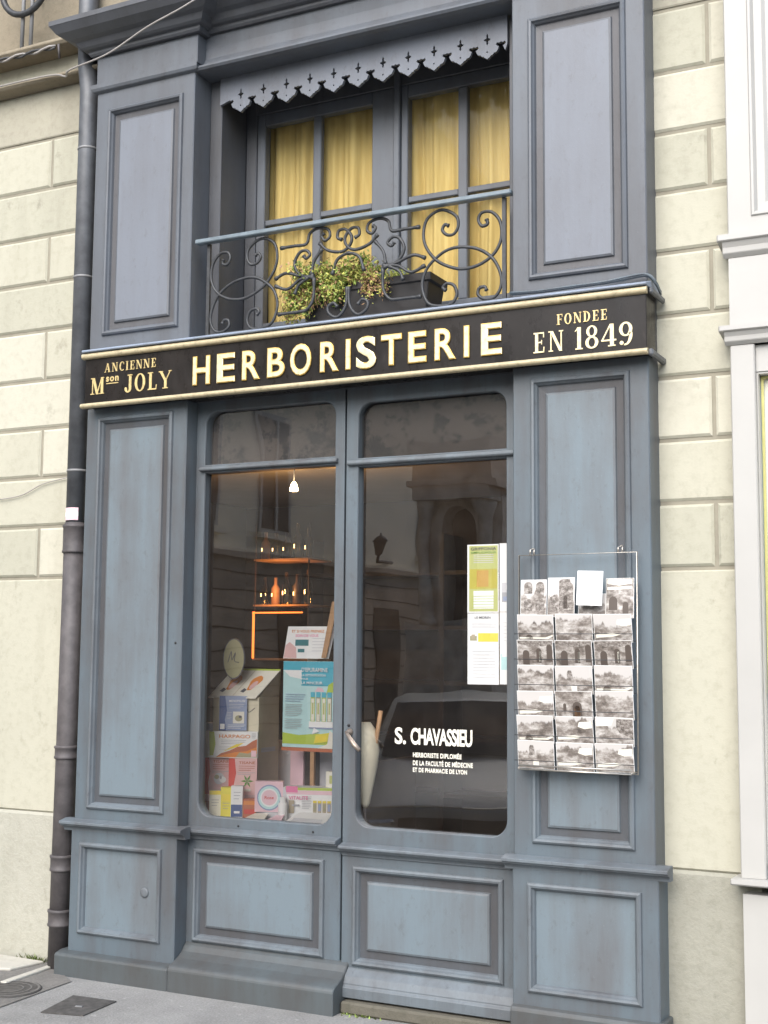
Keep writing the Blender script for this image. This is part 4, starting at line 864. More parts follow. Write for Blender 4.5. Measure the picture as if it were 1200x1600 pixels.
def poster(name, x0, x1, z0, z1, y, mat, label, prints, cat='poster', group=None, words=()):
    t = MB(); t.box(x0, x1, y, y + .0015, z0, z1, mat); W, H = x1 - x0, z1 - z0
    for i, (a, b_, c, d, mm) in enumerate(prints): yy = y - .0003 - .00012 * i; t.add([(x0 + a * W, yy, z0 + c * H), (x0 + b_ * W, yy, z0 + c * H), (x0 + b_ * W, yy, z0 + d * H), (x0 + a * W, yy, z0 + d * H)], [(0, 1, 2, 3)], mm)
    for (txt, a, b_, c, d, mm) in words:
        v, f = text_mesh(txt, x0 + a * W, x0 + b_ * W, z0 + c * H, z0 + d * H, 0, 0, 0, .01); t.add([Vector((q.x, y - .0026, q.z)) for q in v], f, mm)
    o = t.build(name, None, 0, ((x0 + x1) / 2, y, z0)); return tag(o, label, cat, group)
NG = 'paper notices behind the door glass'
PY = .1195
gl = [(.06, .97, .02, .98, 'lime'), (.10, .93, .66, .86, 'aqua'), (.08, .95, .35, .65, 'khaki'), (.25, .75, .38, .62, 'orange'), (.40, .62, .42, .60, 'yellow'), (.2, .9, .05, .30, 'paper')] + [(.14, .9, .70 + .03 * k, .711 + .03 * k, 'green') for k in range(4)]
flat('notice_green', (0.50, 0.53, 0.19)); flat('notice_gold', (0.50, 0.44, 0.07)); flat('notice_orange', (0.55, 0.33, 0.07)); flat('bright_yellow', (0.78, 0.68, 0.07))
poster('notice', 1.880, 2.016, 1.597, 1.872, PY, 'paper', 'green and yellow herbal notice taped above a plainer one behind the door glass', [(.06, .97, .02, .98, 'notice_green'), (.08, .95, .35, .64, 'notice_gold'), (.30, .68, .38, .62, 'notice_orange'), (.20, .84, .06, .32, 'paper')] + [(.20, .84, .73 + .028 * k, .738 + .028 * k, 'pale_grey') for k in range(5)] + [(.16, .84, .08 + .04 * k, .086 + .04 * k, 'lime') for k in range(5)], 'poster', NG, [('GRIFFONIA', .12, .93, .915, .958, 'ink'), ('SIMPLICIFOLIA', .12, .93, .868, .895, 'green')])
poster('notice', 1.881, 2.016, 1.312, 1.595, PY, 'paper', 'white notice with a yellow block under the green one behind the door glass', [(.34, .98, .60, .72, 'bright_yellow'), (.08, .30, .615, .68, 'khaki'), (.13, .24, .64, .70, 'tan')] + [(.14, .92, .86 - .022 * k, .866 - .022 * k, 'pale_grey') for k in range(4)] + [(.16, .9, .10 + .045 * k, .106 + .045 * k, 'pale_grey') for k in range(9)], 'poster', NG, [('LE MORIN', .24, .74, .925, .957, 'ink')])
poster('notice', 2.020, 2.117, 1.601, 1.874, PY, 'paper', 'white notice with a grey glass bowl photo next to the green notice', [(.10, .98, .14, .40, 'grey'), (.10, .98, .28, .42, 'pale_grey'), (.16, .9, .16, .22, 'slate'), (.3, .8, .32, .39, 'paper')], 'poster', NG)
poster('notice', 2.020, 2.117, 1.314, 1.599, PY, 'paper', 'white notice with a pale blue bowl photo next to the yellow block notice', [(.06, .98, .20, .42, 'aqua'), (.4, .8, .24, .36, 'khaki'), (.1, .95, .38, .44, 'paper')] + [(.16, .9, .60 + .05 * k, .606 + .05 * k, 'pale_grey') for k in range(6)], 'poster', NG)

# ------------------------------------------------------------------ window display
base = thing('display_shelf', (.95, .42, 0), 'pale shelf carrying the goods behind the shop window', 'display shelf')
MB().box(.45, 1.305, .155, .80, .66, .704, 'pale_grey').build('shelf_top', base); MB().box(.45, 1.300, .70, .80, .02, .659, 'room_wall').build('support', base); MB().box(1.306, 1.326, .16, .80, .02, .96, 'wood_dark').build('side_panel', base)
MB().box(.47, .80, .262, .40, .7045, .762, 'rust').build('riser', base, .002)
DG = 'goods shown in the shop window'
class Prod:
    def __init__(s, name, x, y, z, label, cat='box', rz=0, rx=0, group=DG):
        s.b = MB(); s.n = name; s.loc = (x, y, z); s.lab = label; s.cat = cat; s.g = group; s.mx = Matrix.Translation((x, y, z)) @ Matrix.Rotation(R(rz), 4, 'Z') @ Matrix.Diagonal((math.cos(R(rz)) ** .75, 1, 1, 1)) @ Matrix.Rotation(R(rx), 4, 'X'); s.k = 0
    def box(s, w, d, h, mat, x=0, y=0, z=0): s.b.box(x - w / 2, x + w / 2, y, y + d, z, z + h, mat, s.mx); return s
    def pr(s, x0, x1, z0, z1, mat, y=0): s.k += 1; yy = y - .0004 - .0002 * s.k; s.b.add([s.mx @ Vector(p) for p in ((x0, yy, z0), (x1, yy, z0), (x1, yy, z1), (x0, yy, z1))], [(0, 1, 2, 3)], mat); return s
    def poly(s, pts, mat, y=0): s.k += 1; yy = y - .0004 - .0002 * s.k; s.b.add([s.mx @ Vector((x, yy, z)) for x, z in pts], [tuple(range(len(pts)))], mat); return s
    def lines(s, x0, x1, z0, dz, n, mat='grey', th=.0025):
        for k in range(n): s.pr(x0, x1 - (x1 - x0) * (.25 if k == n - 1 else .04 * (k % 3)), z0 - k * dz, z0 - k * dz + th, mat)
        return s
    def txt(s, t, x0, x1, z0, z1, mat):
        s.k += 1; v, f = text_mesh(t, x0, x1, z0, z1, 0, 0, 0, .012); s.b.add([s.mx @ Vector((q.x, -.0006 - .0002 * s.k, q.z)) for q in v], f, mat); return s
    def disc(s, cx, cz, rx, rz, mat, y=0, n=24): return s.poly([(cx + rx * math.cos(2 * math.pi * k / n), cz + rz * math.sin(2 * math.pi * k / n)) for k in range(n)], mat, y)
    def done(s): return tag(s.b.build(s.n, None, 0, s.loc), s.lab, s.cat, s.g)
ZD = .7045
# carton shaped like a little house
hc = thing('house_carton', (.645, .345, ZD), 'tall cream carton shaped like a little house with a printed sloping roof', 'carton')
MB().box(.508, .755, .345, .52, ZD, 1.228, 'cream').build('body', hc)
MB().add([(.7555, .346, ZD), (.7555, .519, ZD), (.7555, .519, 1.228), (.7555, .346, 1.228)], [(0, 1, 2, 3)], 'tan').add([(.756, .37, .98), (.756, .49, .98), (.756, .49, 1.0), (.756, .37, 1.0)], [(0, 1, 2, 3)], 'grey').build('side_panel', hc)
rb = MB(); rb.add([(.492, .325, 1.222), (.748, .325, 1.222), (.812, .435, 1.350), (.556, .435, 1.350), (.492, .325, 1.226), (.748, .325, 1.226), (.812, .435, 1.354), (.556, .435, 1.354)], [(3, 2, 1, 0), (4, 5, 6, 7), (0, 1, 5, 4), (1, 2, 6, 5), (2, 3, 7, 6), (3, 0, 4, 7)], 'ivory')
def onroof(u, v): return (.492 + .256 * u + .064 * v, .325 + .11 * v, 1.2275 + .128 * v)
for u0 in (.28, .72):
    rb.add([onroof(u0 + .10 * math.cos(a) * (1 + .25 * math.sin(3 * a)), .5 + .26 * math.sin(a)) for a in [R(24 * k) for k in range(15)]], [tuple(range(15))], 'orange'); rb.add([tuple(Vector(onroof(u0 + .02 + .06 * math.cos(a), .42 + .15 * math.sin(a))) + Vector((0, 0, .001))) for a in [R(36 * k) for k in range(10)]], [tuple(range(10))], 'pink')
    rb.add([onroof(u0 - .15, .2), onroof(u0 - .06, .16), onroof(u0 - .04, .26), onroof(u0 - .12, .32)], [(0, 1, 2, 3)], 'ink')
rb.add([onroof(.0, .94), onroof(1, .94), onroof(1, 1), onroof(0, 1)], [(0, 1, 2, 3)], 'lime').add([onroof(.495, 0), onroof(.505, 0), onroof(.505, .94), onroof(.495, .94)], [(0, 1, 2, 3)], 'tan')
rb.build('roof', hc)
MB().add([(.7552, .345, 1.229), (.7552, .52, 1.229), (.814, .437, 1.349)], [(0, 1, 2)], 'tan').add([(.506, .52, 1.229), (.755, .52, 1.229), (.812, .437, 1.349), (.556, .437, 1.349)], [(0, 1, 2, 3)], 'cream').build('gable', hc)
MB().tube(catmull([(.66, .344, 1.19), (.675, .344, 1.165), (.69, .344, 1.195), (.70, .344, 1.16), (.735, .344, 1.18)], 4), .0015, 'ink', 5).build('printed_mark', hc)
ov = Prod('oval_sign', .632, .318, 1.310, 'oval olive beige sign with a scribbled mark standing over the house shaped carton', 'sign')
ov.b.prism([(.059 * math.cos(2 * math.pi * k / 32), .092 + .092 * math.sin(2 * math.pi * k / 32)) for k in range(32)], 0, .006, 'ink', ov.mx); ov.disc(0, .092, .055, .088, 'khaki'); ov.b.tube([ov.mx @ p for p in catmull([Vector((-.03, -.003, .075)), Vector((-.012, -.003, .125)), Vector((-.008, -.003, .085)), Vector((.010, -.003, .12)), Vector((.006, -.003, .082)), Vector((.03, -.003, .075))], 4)], .0016, 'ink', 5); ov.done()
Prod('herb_box', .646, .300, 1.078, 'grey blue remedy box with a dark blue wavy side band', rz=26).box(.136, .03, .155, 'slate').poly([(-.068, 0), (-.034, 0), (-.040, .05), (-.030, .09), (-.040, .155), (-.068, .155)], 'navy').pr(.0, .055, .032, .085, 'ivory').disc(.028, .055, .018, .014, 'khaki').disc(.036, .062, .008, .006, 'ink').txt('MENOPAUSE', -.02, .06, .128, .138, 'paper').lines(-.02, .055, .117, .008, 3, 'pale_grey', .002).lines(-.025, .06, .024, .007, 3, 'paper', .002).lines(-.03, -.006, .08, .007, 5, 'pale_grey', .0018).pr(-.062, -.040, .006, .03, 'paper').done()
Prod('herb_box', .651, .285, .957, 'wide white and green remedy box with a strip of reddish flowers', rz=20).box(.25, .03, .118, 'paper').poly([(-.105, .01), (-.088, .01), (-.078, .06), (-.085, .116), (-.11, .116)], 'lime').poly([(-.075, .003), (-.05, .02), (-.01, .032), (.03, .05), (.07, .055), (.10, .075), (.123, .085), (.123, .003)], 'rust').poly([(-.075, .003), (-.03, .016), (.02, .026), (.07, .03), (.123, .05), (.123, .003)], 'orange').poly([(.02, .003), (.04, .025), (.08, .02), (.10, .03), (.123, .02), (.123, .003)], 'khaki').poly([(-.04, .028), (-.01, .046), (.03, .064), (.06, .068), (.03, .05)], 'yellow').pr(.096, .120, .006, .034, 'rose').txt('HARPAGO', -.06, .09, .088, .104, 'orange').lines(-.05, .07, .078, .008, 3, 'grey', .002).lines(-.06, .0, .05, .007, 3, 'pale_grey', .0018).lines(.098, .118, .108, .006, 4, 'grey', .0016).done()
for x, art, lab in ((.577, 'grey', 'pink remedy box with a red wavy band and a pale flower'), (.716, 'green', 'pink remedy box with a red wavy band and a green leaf')):
    p = Prod('herb_box', x, .282, .7625, lab, rz=24).box(.136, .03, .194, 'pink').poly([(-.068, .03), (-.036, .03), (-.042, .08), (-.032, .13), (-.04, .194), (-.068, .194)], 'red').pr(-.066, -.04, .006, .028, 'rose').txt('TISANE', -.02, .06, .170, .182, 'rust').lines(-.02, .06, .160, .009, 3, 'rust', .0022).lines(-.025, .06, .131, .007, 2, 'grey', .0018).lines(-.025, .06, .03, .006, 4, 'grey', .0016)
    if art == 'green':
        for a in range(0, 360, 60): p.poly([(.022, .095), (.022 + .014 * math.cos(R(a - 20)), .095 + .014 * math.sin(R(a - 20))), (.022 + .032 * math.cos(R(a)), .095 + .032 * math.sin(R(a))), (.022 + .014 * math.cos(R(a + 20)), .095 + .014 * math.sin(R(a + 20)))], 'green')
        p.pr(-.01, .04, .05, .062, 'ivory')
    else: p.disc(.012, .10, .026, .026, 'pale_grey').disc(.0, .107, .012, .01, 'khaki').disc(.03, .095, .016, .014, 'paper').disc(.02, .105, .005, .008, 'grey')
    p.done()
Prod('tube_box', .619, .212, ZD, 'narrow white carton with a pale yellow lid band', rz=25).box(.058, .04, .112, 'ivory').pr(-.029, .029, .094, .112, 'yellow').lines(-.018, .018, .07, .012, 3).done()
Prod('tube_box', .681, .205, ZD, 'narrow bright yellow carton between two white ones', rz=25).box(.052, .045, .130, 'bright_yellow').pr(-.02, .02, .07, .10, 'yellow').lines(-.016, .018, .06, .012, 3, 'tan').done()
Prod('tube_box', .736, .206, ZD, 'narrow white carton with a dark blue foot', rz=25).box(.056, .045, .138, 'paper').pr(-.027, .027, .005, .058, 'navy').lines(-.014, .018, .11, .014, 3).pr(-.012, .015, .02, .03, 'paper').done()
Prod('soap_box', .797, .215, ZD, 'squat brick red carton at the end of the little row', rz=25).box(.062, .05, .084, 'rust').pr(-.028, .028, .06, .076, 'orange').pr(-.024, .026, .02, .04, 'red').done()
Prod('soap_box', .875, .250, ZD + .030, 'square pink box with a ringed round label', rz=25).box(.134, .05, .132, 'rose').disc(.002, .062, .058, .056, 'slate').disc(.002, .062, .052, .050, 'aqua').disc(.002, .062, .042, .040, 'paper').disc(.002, .062, .036, .033, 'rose').txt('Rose', -.02, .024, .055, .069, 'red').done()
Prod('riser_block', .875, .246, ZD, 'small pale block under the pink ringed box', 'block').box(.12, .06, .0295, 'pale_grey').done()
Prod('backing_board', .86, .62, ZD, 'large plain grey white board standing behind the goods', 'board').box(.36, .02, .315, 'pale_grey').pr(-.17, .18, .31, .315, 'paper').done()
Prod('carton_strip', .835, .555, .78, 'slim pink and white carton standing behind the house shaped carton', 'carton').box(.07, .04, .44, 'rose').pr(-.03, .035, .20, .30, 'paper').pr(-.03, .035, .33, .42, 'pale_grey').pr(-.03, .035, .25, .258, 'grey').done()
Prod('carton_strip', .82, .53, 1.10, 'dark brown carton top showing between house carton and blue advert', 'carton').box(.075, .03, .14, 'brown').pr(-.03, .03, .09, .10, 'ivory').done()
# blue advert on its wooden post
av = thing('advert_stand', (.985, .42, ZD), 'tall blue green advert for herbal vials mounted on a thin wooden post', 'advert')
p = Prod('advert', .985, .40, 1.008, '', rz=0); p.box(.272, .012, .385, 'aqua').pr(-.135, .135, .345, .384, 'sky_blue').pr(-.04, .132, .275, .36, 'sky_blue').poly([(-.135, .345), (-.10, .315), (-.04, .305), (-.04, .345)], 'paper').poly([(-.135, .015), (.135, .015), (.135, .05), (.05, .065), (-.05, .055), (-.135, .065)], 'lime').poly([(.09, .24), (.132, .25), (.132, .30), (.10, .28)], 'lime').poly([(.03, .25), (.08, .25), (.07, .265), (.045, .27)], 'rose')
for k in range(4): x = .01 + .029 * k; p.pr(x, x + .022, .10, .245, 'khaki' if k % 2 else 'lime').pr(x + .003, x + .019, .12, .22, 'ivory').pr(x + .007, x + .015, .15, .20, 'notice_green').pr(x, x + .022, .225, .248, 'sky_blue')
p.pr(.004, .128, .092, .118, 'paper').pr(.004, .128, .086, .092, 'slate').poly([(.03, .02), (.10, .03), (.11, .07), (.04, .06)], 'bright_yellow').poly([(.035, .026), (.09, .035), (.10, .06), (.045, .052)], 'yellow').poly([(.02, .06), (.03, .09), (.06, .075)], 'paper').poly([(.05, .0), (.128, .0), (.128, .07), (.112, .08), (.10, .02)], 'ivory')
p.lines(-.12, -.015, .235, .010, 4, 'slate').lines(-.12, -.03, .190, .008, 7, 'grey', .002).lines(-.12, -.03, .125, .008, 6, 'grey', .002).txt("D'EPURAMINE", -.035, .10, .338, .357, 'paper').txt('LA DETOXIFICATION', -.035, .09, .318, .328, 'paper').txt('POUR', -.035, .0, .302, .311, 'paper').txt('LA MINCEUR', -.035, .075, .283, .295, 'paper')
p.b.build('panel', av)
MB().box(.846, 1.124, .396, .414, .992, 1.007, 'rust').build('foot_strip', av); MB().box(.993, 1.013, .404, .418, ZD, .9915, 'wood').build('post', av)
tc_ = Prod('leaflet', .962, .425, 1.405, 'white and pink leaflet with small print leaning on top of the blue advert', 'leaflet', rx=-4)
tc_.b.add([tc_.mx @ Vector(q) for q in ((-.131, 0, 0), (.107, 0, 0), (.138, 0, .146), (-.112, 0, .146), (-.131, .003, 0), (.107, .003, 0), (.138, .003, .146), (-.112, .003, .146))], [(0, 1, 2, 3), (7, 6, 5, 4), (0, 4, 5, 1), (1, 5, 6, 2), (2, 6, 7, 3), (3, 7, 4, 0)], 'paper')
tc_.poly([(-.129, .002), (-.06, .002), (-.065, .05), (-.10, .075), (-.121, .06)], 'pink').pr(-.07, .0, .058, .086, 'teal').pr(-.055, -.02, .028, .044, 'teal').txt('ET SI VOUS PRENIEZ', -.09, .08, .118, .130, 'orange').txt('SOIN DE VOUS', -.07, .05, .098, .110, 'magenta').lines(.02, .085, .09, .014, 5, 'pale_grey').done()
rl = MB(); rl.add([(1.040, .408, 1.408), (1.066, .408, 1.408), (1.124, .408, 1.66), (1.092, .408, 1.662), (1.040, .414, 1.408), (1.066, .414, 1.408), (1.124, .414, 1.66), (1.092, .414, 1.662)], [(0, 1, 2, 3), (7, 6, 5, 4), (0, 4, 5, 1), (1, 5, 6, 2), (2, 6, 7, 3), (3, 7, 4, 0)], 'wood'); tag(rl.build('wooden_stick', None, .002, (1.05, .41, 1.408)), 'flat light wooden stick slanting up across the leaflet', 'stick', None)
vb = Prod('vial_box', 1.058, .30, ZD, 'wide white display box with a green and pink top band and printed vials', rz=18).box(.256, .09, .140, 'paper')
vb.pr(-.125, .128, .128, .140, 'lime').pr(-.125, .128, .110, .127, 'rose').pr(-.115, -.06, .118, .145, 'magenta').poly([(-.128, .0), (-.118, .0), (-.108, .09), (-.118, .14), (-.128, .14)], 'pale_grey')
for k in range(4): x = .012 + .022 * k; vb.pr(x, x + .017, .028, .085, 'tan').pr(x + .002, x + .015, .04, .07, 'slate' if k % 2 else 'khaki').pr(x, x + .017, .075, .085, 'yellow')
vb.lines(-.04, .006, .10, .007, 8, 'grey', .0018).txt('VITALITE', -.10, -.01, .088, .104, 'magenta').pr(.0, .11, .018, .028, 'orange').pr(-.10, -.075, .03, .085, 'tan').pr(-.085, -.05, .06, .068, 'grey').done()
lt = MB()
tag(MB().lathe([(.020, ZD), (.021, ZD + .002), (.021, ZD + .07), (.018, ZD + .075), (.013, ZD + .078), (.013, ZD + .10), (.002, ZD + .101)], (.957, .235, 0), 'paper', 16).build('pill_bottle', None, 0, (.957, .235, ZD)), 'small white bottle in front of the wide vial box', 'bottle', DG)
tag(MB().box(1.10, 1.165, .36, .40, ZD, .912, 'ivory').box(1.118, 1.150, .3585, .3595, .86, .895, 'notice_green').build('soap_box', None, .002, (1.13, .36, ZD)), 'upright cream carton half hidden behind the vial box', 'box', DG)
for x0, x1, y0, y1, mt, m2, lab in ((.79, .90, .165, .225, 'ivory', 'notice_gold', 'flat folded leaflet with yellow print lying at the front of the window'), (.905, .985, .17, .22, 'rose', 'rust', 'flat pink leaflet with dark print lying at the front of the window'), (1.00, 1.20, .165, .26, 'paper', 'pale_grey', 'white sheets of paper lying at the front beside the vial box')):
    z1 = ZD + .012 if mt != 'paper' else ZD + .026
    b = MB().add([(x0, y0, ZD), (x1, y0, ZD), (x1 - .01, y1, z1 + .014), (x0 + .03, y1, z1 + .01), (x0, y0, ZD + .002), (x1, y0, ZD + .002), (x1 - .01, y1, z1 + .016), (x0 + .03, y1, z1 + .012)], [(0, 1, 2, 3), (7, 6, 5, 4), (0, 4, 5, 1), (1, 5, 6, 2), (2, 6, 7, 3), (3, 7, 4, 0)], mt)
    b.add([(x0 + .03, y0 + .012, ZD + .0062), (x1 - .02, y0 + .012, ZD + .0062), (x1 - .025, y0 + .035, ZD + .0125 if mt != 'paper' else ZD + .021), (x0 + .035, y0 + .035, ZD + .0125 if mt != 'paper' else ZD + .021)], [(0, 1, 2, 3)], m2)
    tag(b.build('leaflet', None, 0, (x0, y0, ZD)), lab, 'leaflet', DG)
tag(MB().lathe([(.05, ZD), (.052, ZD + .01), (.048, ZD + .30), (.036, ZD + .37), (.034, ZD + .40), (.004, ZD + .402)], (.475, .36, 0), 'slate', 18).build('tall_jar', None, 0, (.475, .36, ZD)), 'tall bluish jar at the edge of the window display', 'jar', DG)
tag(MB().lathe([(.028, 1.24), (.032, 1.27), (.026, 1.33), (.020, 1.36), (.026, 1.40), (.004, 1.41)], (.885, .60, 0), 'cream', 16).build('wooden_pestle', None, 0, (.885, .60, 1.24)), 'pale rounded pestle standing behind the house shaped carton', 'pestle', DG)
MBp = MB().box(.85, .92, .57, .63, ZD, 1.239, 'wood_dark'); tag(MBp.build('pestle_block', None, 0, (.885, .60, ZD)), 'dark wooden block under the pale pestle', 'block')
bn = thing('wrapped_bundle', (1.33, .25, .66), 'cream cloth cone with a wooden stick standing just inside the door glass', 'umbrella')
MB().lathe([(.006, .78), (.02, .80), (.052, .95), (.062, 1.02), (.05, 1.10), (.02, 1.14)], (1.36, .24, 0), 'cream', 9).build('cloth', bn); MB().tube([(1.395, .24, .98), (1.43, .24, 1.19)], .010, 'wood', 8).build('handle', bn); MB().tube([(1.36, .24, .65), (1.36, .24, .79)], .008, 'wood_dark', 8).build('stick', bn)

# ------------------------------------------------------------------ shop interior
lamp = thing('ceiling_spotlight', (-.19, 2.2, 2.40), 'small glowing ceiling spotlight inside the shop', 'lamp')
MB().lathe([(.008, 2.425), (.024, 2.427), (.027, 2.440), (.018, 2.470), (.008, 2.485)], (-.19, 2.2, 0), 'bulb_glow', 16).build('bulb', lamp); MB().tube([(-.19, 2.2, 2.485), (-.19, 2.2, 2.60)], .004, 'iron', 8).build('stem', lamp)
pl_ = bpy.data.lights.new('spotlight_light', 'POINT'); pl_.energy = 9; pl_.color = (1, .68, .36); pl_.shadow_soft_size = .05
plo = bpy.data.objects.new('spotlight_light', pl_); COL.objects.link(plo); plo.location = (-.19, 2.10, 2.40)
cab = thing('glass_cabinet', (.09, 1.7, 0), 'amber lit glass display cabinet of bottles standing deep inside the shop', 'cabinet')
MB().box(-.09, .28, 1.6, 1.85, .02, 1.38, 'wood_dark').build('base', cab)
for z in (1.385, 1.69, 1.95): MB().box(-.09, .28, 1.6, 1.85, z, z + .010, 'wood').build('shelf', cab)
MB().box(-.09, -.078, 1.594, 1.600, 1.395, 1.66, 'amber_glow').box(-.09, .24, 1.594, 1.600, 1.650, 1.658, 'amber_glow').build('edge_gleam', cab)  # glowing strips paint the light caught on the cabinet edges
for x in (-.085, .27): MB().box(x, x + .006, 1.6, 1.61, 1.40, 2.16, 'wood_dark').build('upright', cab)
BG = 'bottles in the amber lit cabinet'
bi = 0
for z in (1.70, 1.96):
    for k in range(5):
        x = -.05 + .072 * k; h = rnd.uniform(.15, .21); mt = ['glass_clear', 'brown', 'glass_clear', 'wood_dark', 'glass_clear'][(k + bi) % 5]
        bt = MB().lathe([(.024, z), (.026, z + .005), (.026, z + h * .6), (.010, z + h * .75), (.010, z + h), (.002, z + h + .001)], (x, 1.66, 0), mt, 14)
        bt.add([(x - .012, 1.633, z + h * .3), (x - .006, 1.633, z + h * .3), (x - .006, 1.633, z + h * .42), (x - .012, 1.633, z + h * .42)], [(0, 1, 2, 3)], 'painted_glint')  # small glowing patch paints a glint on each bottle
        tag(bt.build('glass_bottle', None, 0, (x, 1.66, z)), ['amber', 'dark'][mt in ('brown', 'wood_dark')] + ' bottle, %s from the drainpipe end of the %s shelf in the amber lit cabinet' % (['first', 'second', 'third', 'fourth', 'fifth'][k], ['lower', 'upper'][bi]), 'bottle', BG)
    bi += 1
cl = bpy.data.lights.new('cabinet_light', 'POINT'); cl.energy = 1.5; cl.color = (1, .45, .15); cl.shadow_soft_size = .03  # added unseen point light just in front, warming the cabinet
clo = bpy.data.objects.new('cabinet_light', cl); COL.objects.link(clo); clo.location = (.09, 1.52, 1.80)
bs_ = thing('back_shelves', (.8, 4.2, 0), 'tall dark wooden shelving against the back wall of the shop', 'shelving')
for x in (-1.2, 0, 1.2, 2.4): MB().box(x, x + .04, 3.95, 4.29, .02, 2.3, 'wood_dark').build('upright', bs_)
for z in (.4, .8, 1.2, 1.6, 2.0): MB().box(-1.2, 2.44, 3.96, 4.285, z, z + .03, 'wood_dark').build('shelf', bs_)
for k, (x, z, mt) in enumerate([(.9, 1.23, 'orange'), (1.05, 1.23, 'khaki'), (.92, .83, 'rust'), (1.5, 1.23, 'brown'), (.4, 1.63, 'tan'), (.6, 1.63, 'rust'), (1.4, 1.63, 'brown'), (.3, 1.23, 'orange')]):
    tag(MB().box(x, x + .12, 4.0, 4.1, z, z + .26, mt).box(x + .02, x + .10, 3.998, 3.9995, z + .08, z + .18, 'ivory').build('herb_tin', None, .004, (x, 4.0, z)), '%s packet on the dark shelves at the back, %s' % ({'orange': 'orange', 'khaki': 'olive', 'rust': 'rusty', 'brown': 'brown', 'tan': 'tan'}[mt], ['beside the olive one', 'beside the orange one', 'on the lowest filled shelf', 'alone near the middle', 'first on the upper shelf', 'second on the upper shelf', 'alone on the upper shelf', 'at the end nearest the lamp'][k]), 'packet')

# ------------------------------------------------------------------ across the street: what the panes mirror
ob = thing('cream_house', (-7.6, -14, 0), 'long cream house across the square mirrored in the shop window', 'building')
WX = -7.2
M['far_low'] = plain('far_lower_stone', (0.38, 0.31, 0.24), 0.9, var=.15, scale=1.5); M['far_high'] = plain('far_upper_render', (0.80, 0.72, 0.57), 0.9, var=.06, scale=.6)
MB().box(WX - 6, WX, -34, -3.5, 3.02, 11.5, 'far_high').build('wall', ob); MB().box(WX - 6, WX + .03, -34, -3.5, -.12, 2.88, 'far_low').build('ground_floor_wall', ob)
MB().box(WX - 6, WX + .16, -34.1, -3.4, 2.881, 2.96, 'far_low').box(WX - 6, WX + .10, -34.1, -3.4, 2.961, 3.019, 'far_high').build('string_course', ob)
g = MB()
for k in range(9): g.box(WX + .029, WX + .036, -34, -3.5, .25 + .3 * k, .272 + .3 * k, 'wood_dark')
g.build('joint', ob)
for y0 in (-8.2, -10.4, -12.5, -18.3, -20.8):
    w_ = MB(); w_.box(WX - .02, WX + .04, y0 - 1.0, y0, 3.30, 5.3, 'white_paint').box(WX + .0405, WX + .045, y0 - .92, y0 - .08, 3.38, 5.22, 'black'); w_.box(WX + .046, WX + .07, y0 - .53, y0 - .47, 3.38, 5.22, 'white_paint')
    wo = w_.build('window', ob); MB().box(WX + .0, WX + .14, y0 - 1.08, y0 + .08, 3.20, 3.295, 'far_high').build('sill', wo)
for y0 in (-10.2, -13.2, -16.4): MB().box(WX + .031, WX + .05, y0 - .9, y0, -.1, 2.2, 'wood_dark').build('door', ob)
fh = thing('added_far_house', (0, -40, 0), 'added pale house with rows of dark windows, unseen, hiding the low horizon from reflections', 'building')  # added out of view to keep the low horizon out of glass reflections
MB().box(-7.0, 26, -44, -40, -.12, 10.5, 'far_high').build('wall', fh); MB().box(-7.0, 26.2, -44.2, -39.8, 10.501, 10.9, 'far_low').build('eaves', fh)
for r_, zz in enumerate((.9, 4.0, 7.1)):
    for k in range(11): MB().box(-5.2 + 2.8 * k, -4.0 + 2.8 * k, -39.99, -39.93, zz, zz + 2.0, 'white_paint').box(-5.1 + 2.8 * k, -4.1 + 2.8 * k, -39.925, -39.92, zz + .1, zz + 1.9, 'black').build('window', fh)
sl2 = thing('street_lamp', (-7.0, -16.2, 2.9), 'black wall lantern on a bracket mirrored in the door glass', 'street lamp')
LXp, LYp, LZp = -6.93, -16.1, 3.18
MB().tube([(WX + .05, LYp - 1.0, LZp - .10), (LXp, LYp, LZp - .12), (LXp, LYp, LZp)], .03, 'iron', 8).build('bracket', sl2)
MB().lathe([(.04, 0), (.07, .02), (.125, .26), (.15, .27), (.07, .37), (.02, .40), (.015, .45)], (LXp, LYp, LZp), 'iron', 6).build('lantern', sl2)
fn = thing('fountain_niche', (-4.71, -15.0, 0), 'stone wall fountain with an arched niche between columns mirrored in the door glass', 'fountain')
FX, FYy = -4.71, -14.9
M['far_stone'] = plain('fountain_stone', (0.60, 0.53, 0.45), 0.9, var=.3, scale=4)
vs_, fs = curve_mesh([[(FX - .72, 0), (FX + .72, 0), (FX + .72, 4.12), (FX - .72, 4.12)], [(x, z) for x, z in arch(FX, 2.0, .62, 1.82, 14)]], FYy, .25, 0)
MB().add(vs_, fs, 'far_stone').build('arch_wall', fn); MB().box(FX - .7, FX + .7, FYy - .6, FYy - .27, 0, 4.0, 'room_wall').build('niche_back', fn)
for x in (FX - .52, FX + .52): MB().lathe([(.16, 1.9), (.16, 2.0), (.11, 2.06), (.095, 3.6), (.15, 3.78), (.17, 3.9)], (x, FYy + .42, 0), 'far_stone', 14).build('column', fn)
MB().box(FX - .82, FX + .82, FYy - .3, FYy + .64, 4.121, 4.22, 'far_stone').box(FX - .74, FX + .74, FYy - .28, FYy + .55, 4.221, 4.9, 'far_stone').box(FX - .7, FX + .7, FYy + .26, FYy + .62, 3.901, 4.120, 'far_stone').build('entablature', fn); MB().box(FX - .80, FX + .80, FYy + .26, FYy + .7, -.1, 1.89, 'far_stone').build('basin', fn)
car = thing('parked_car', (.46, -5.0, -.12), 'grey low parked car mirrored in the door glass', 'car')
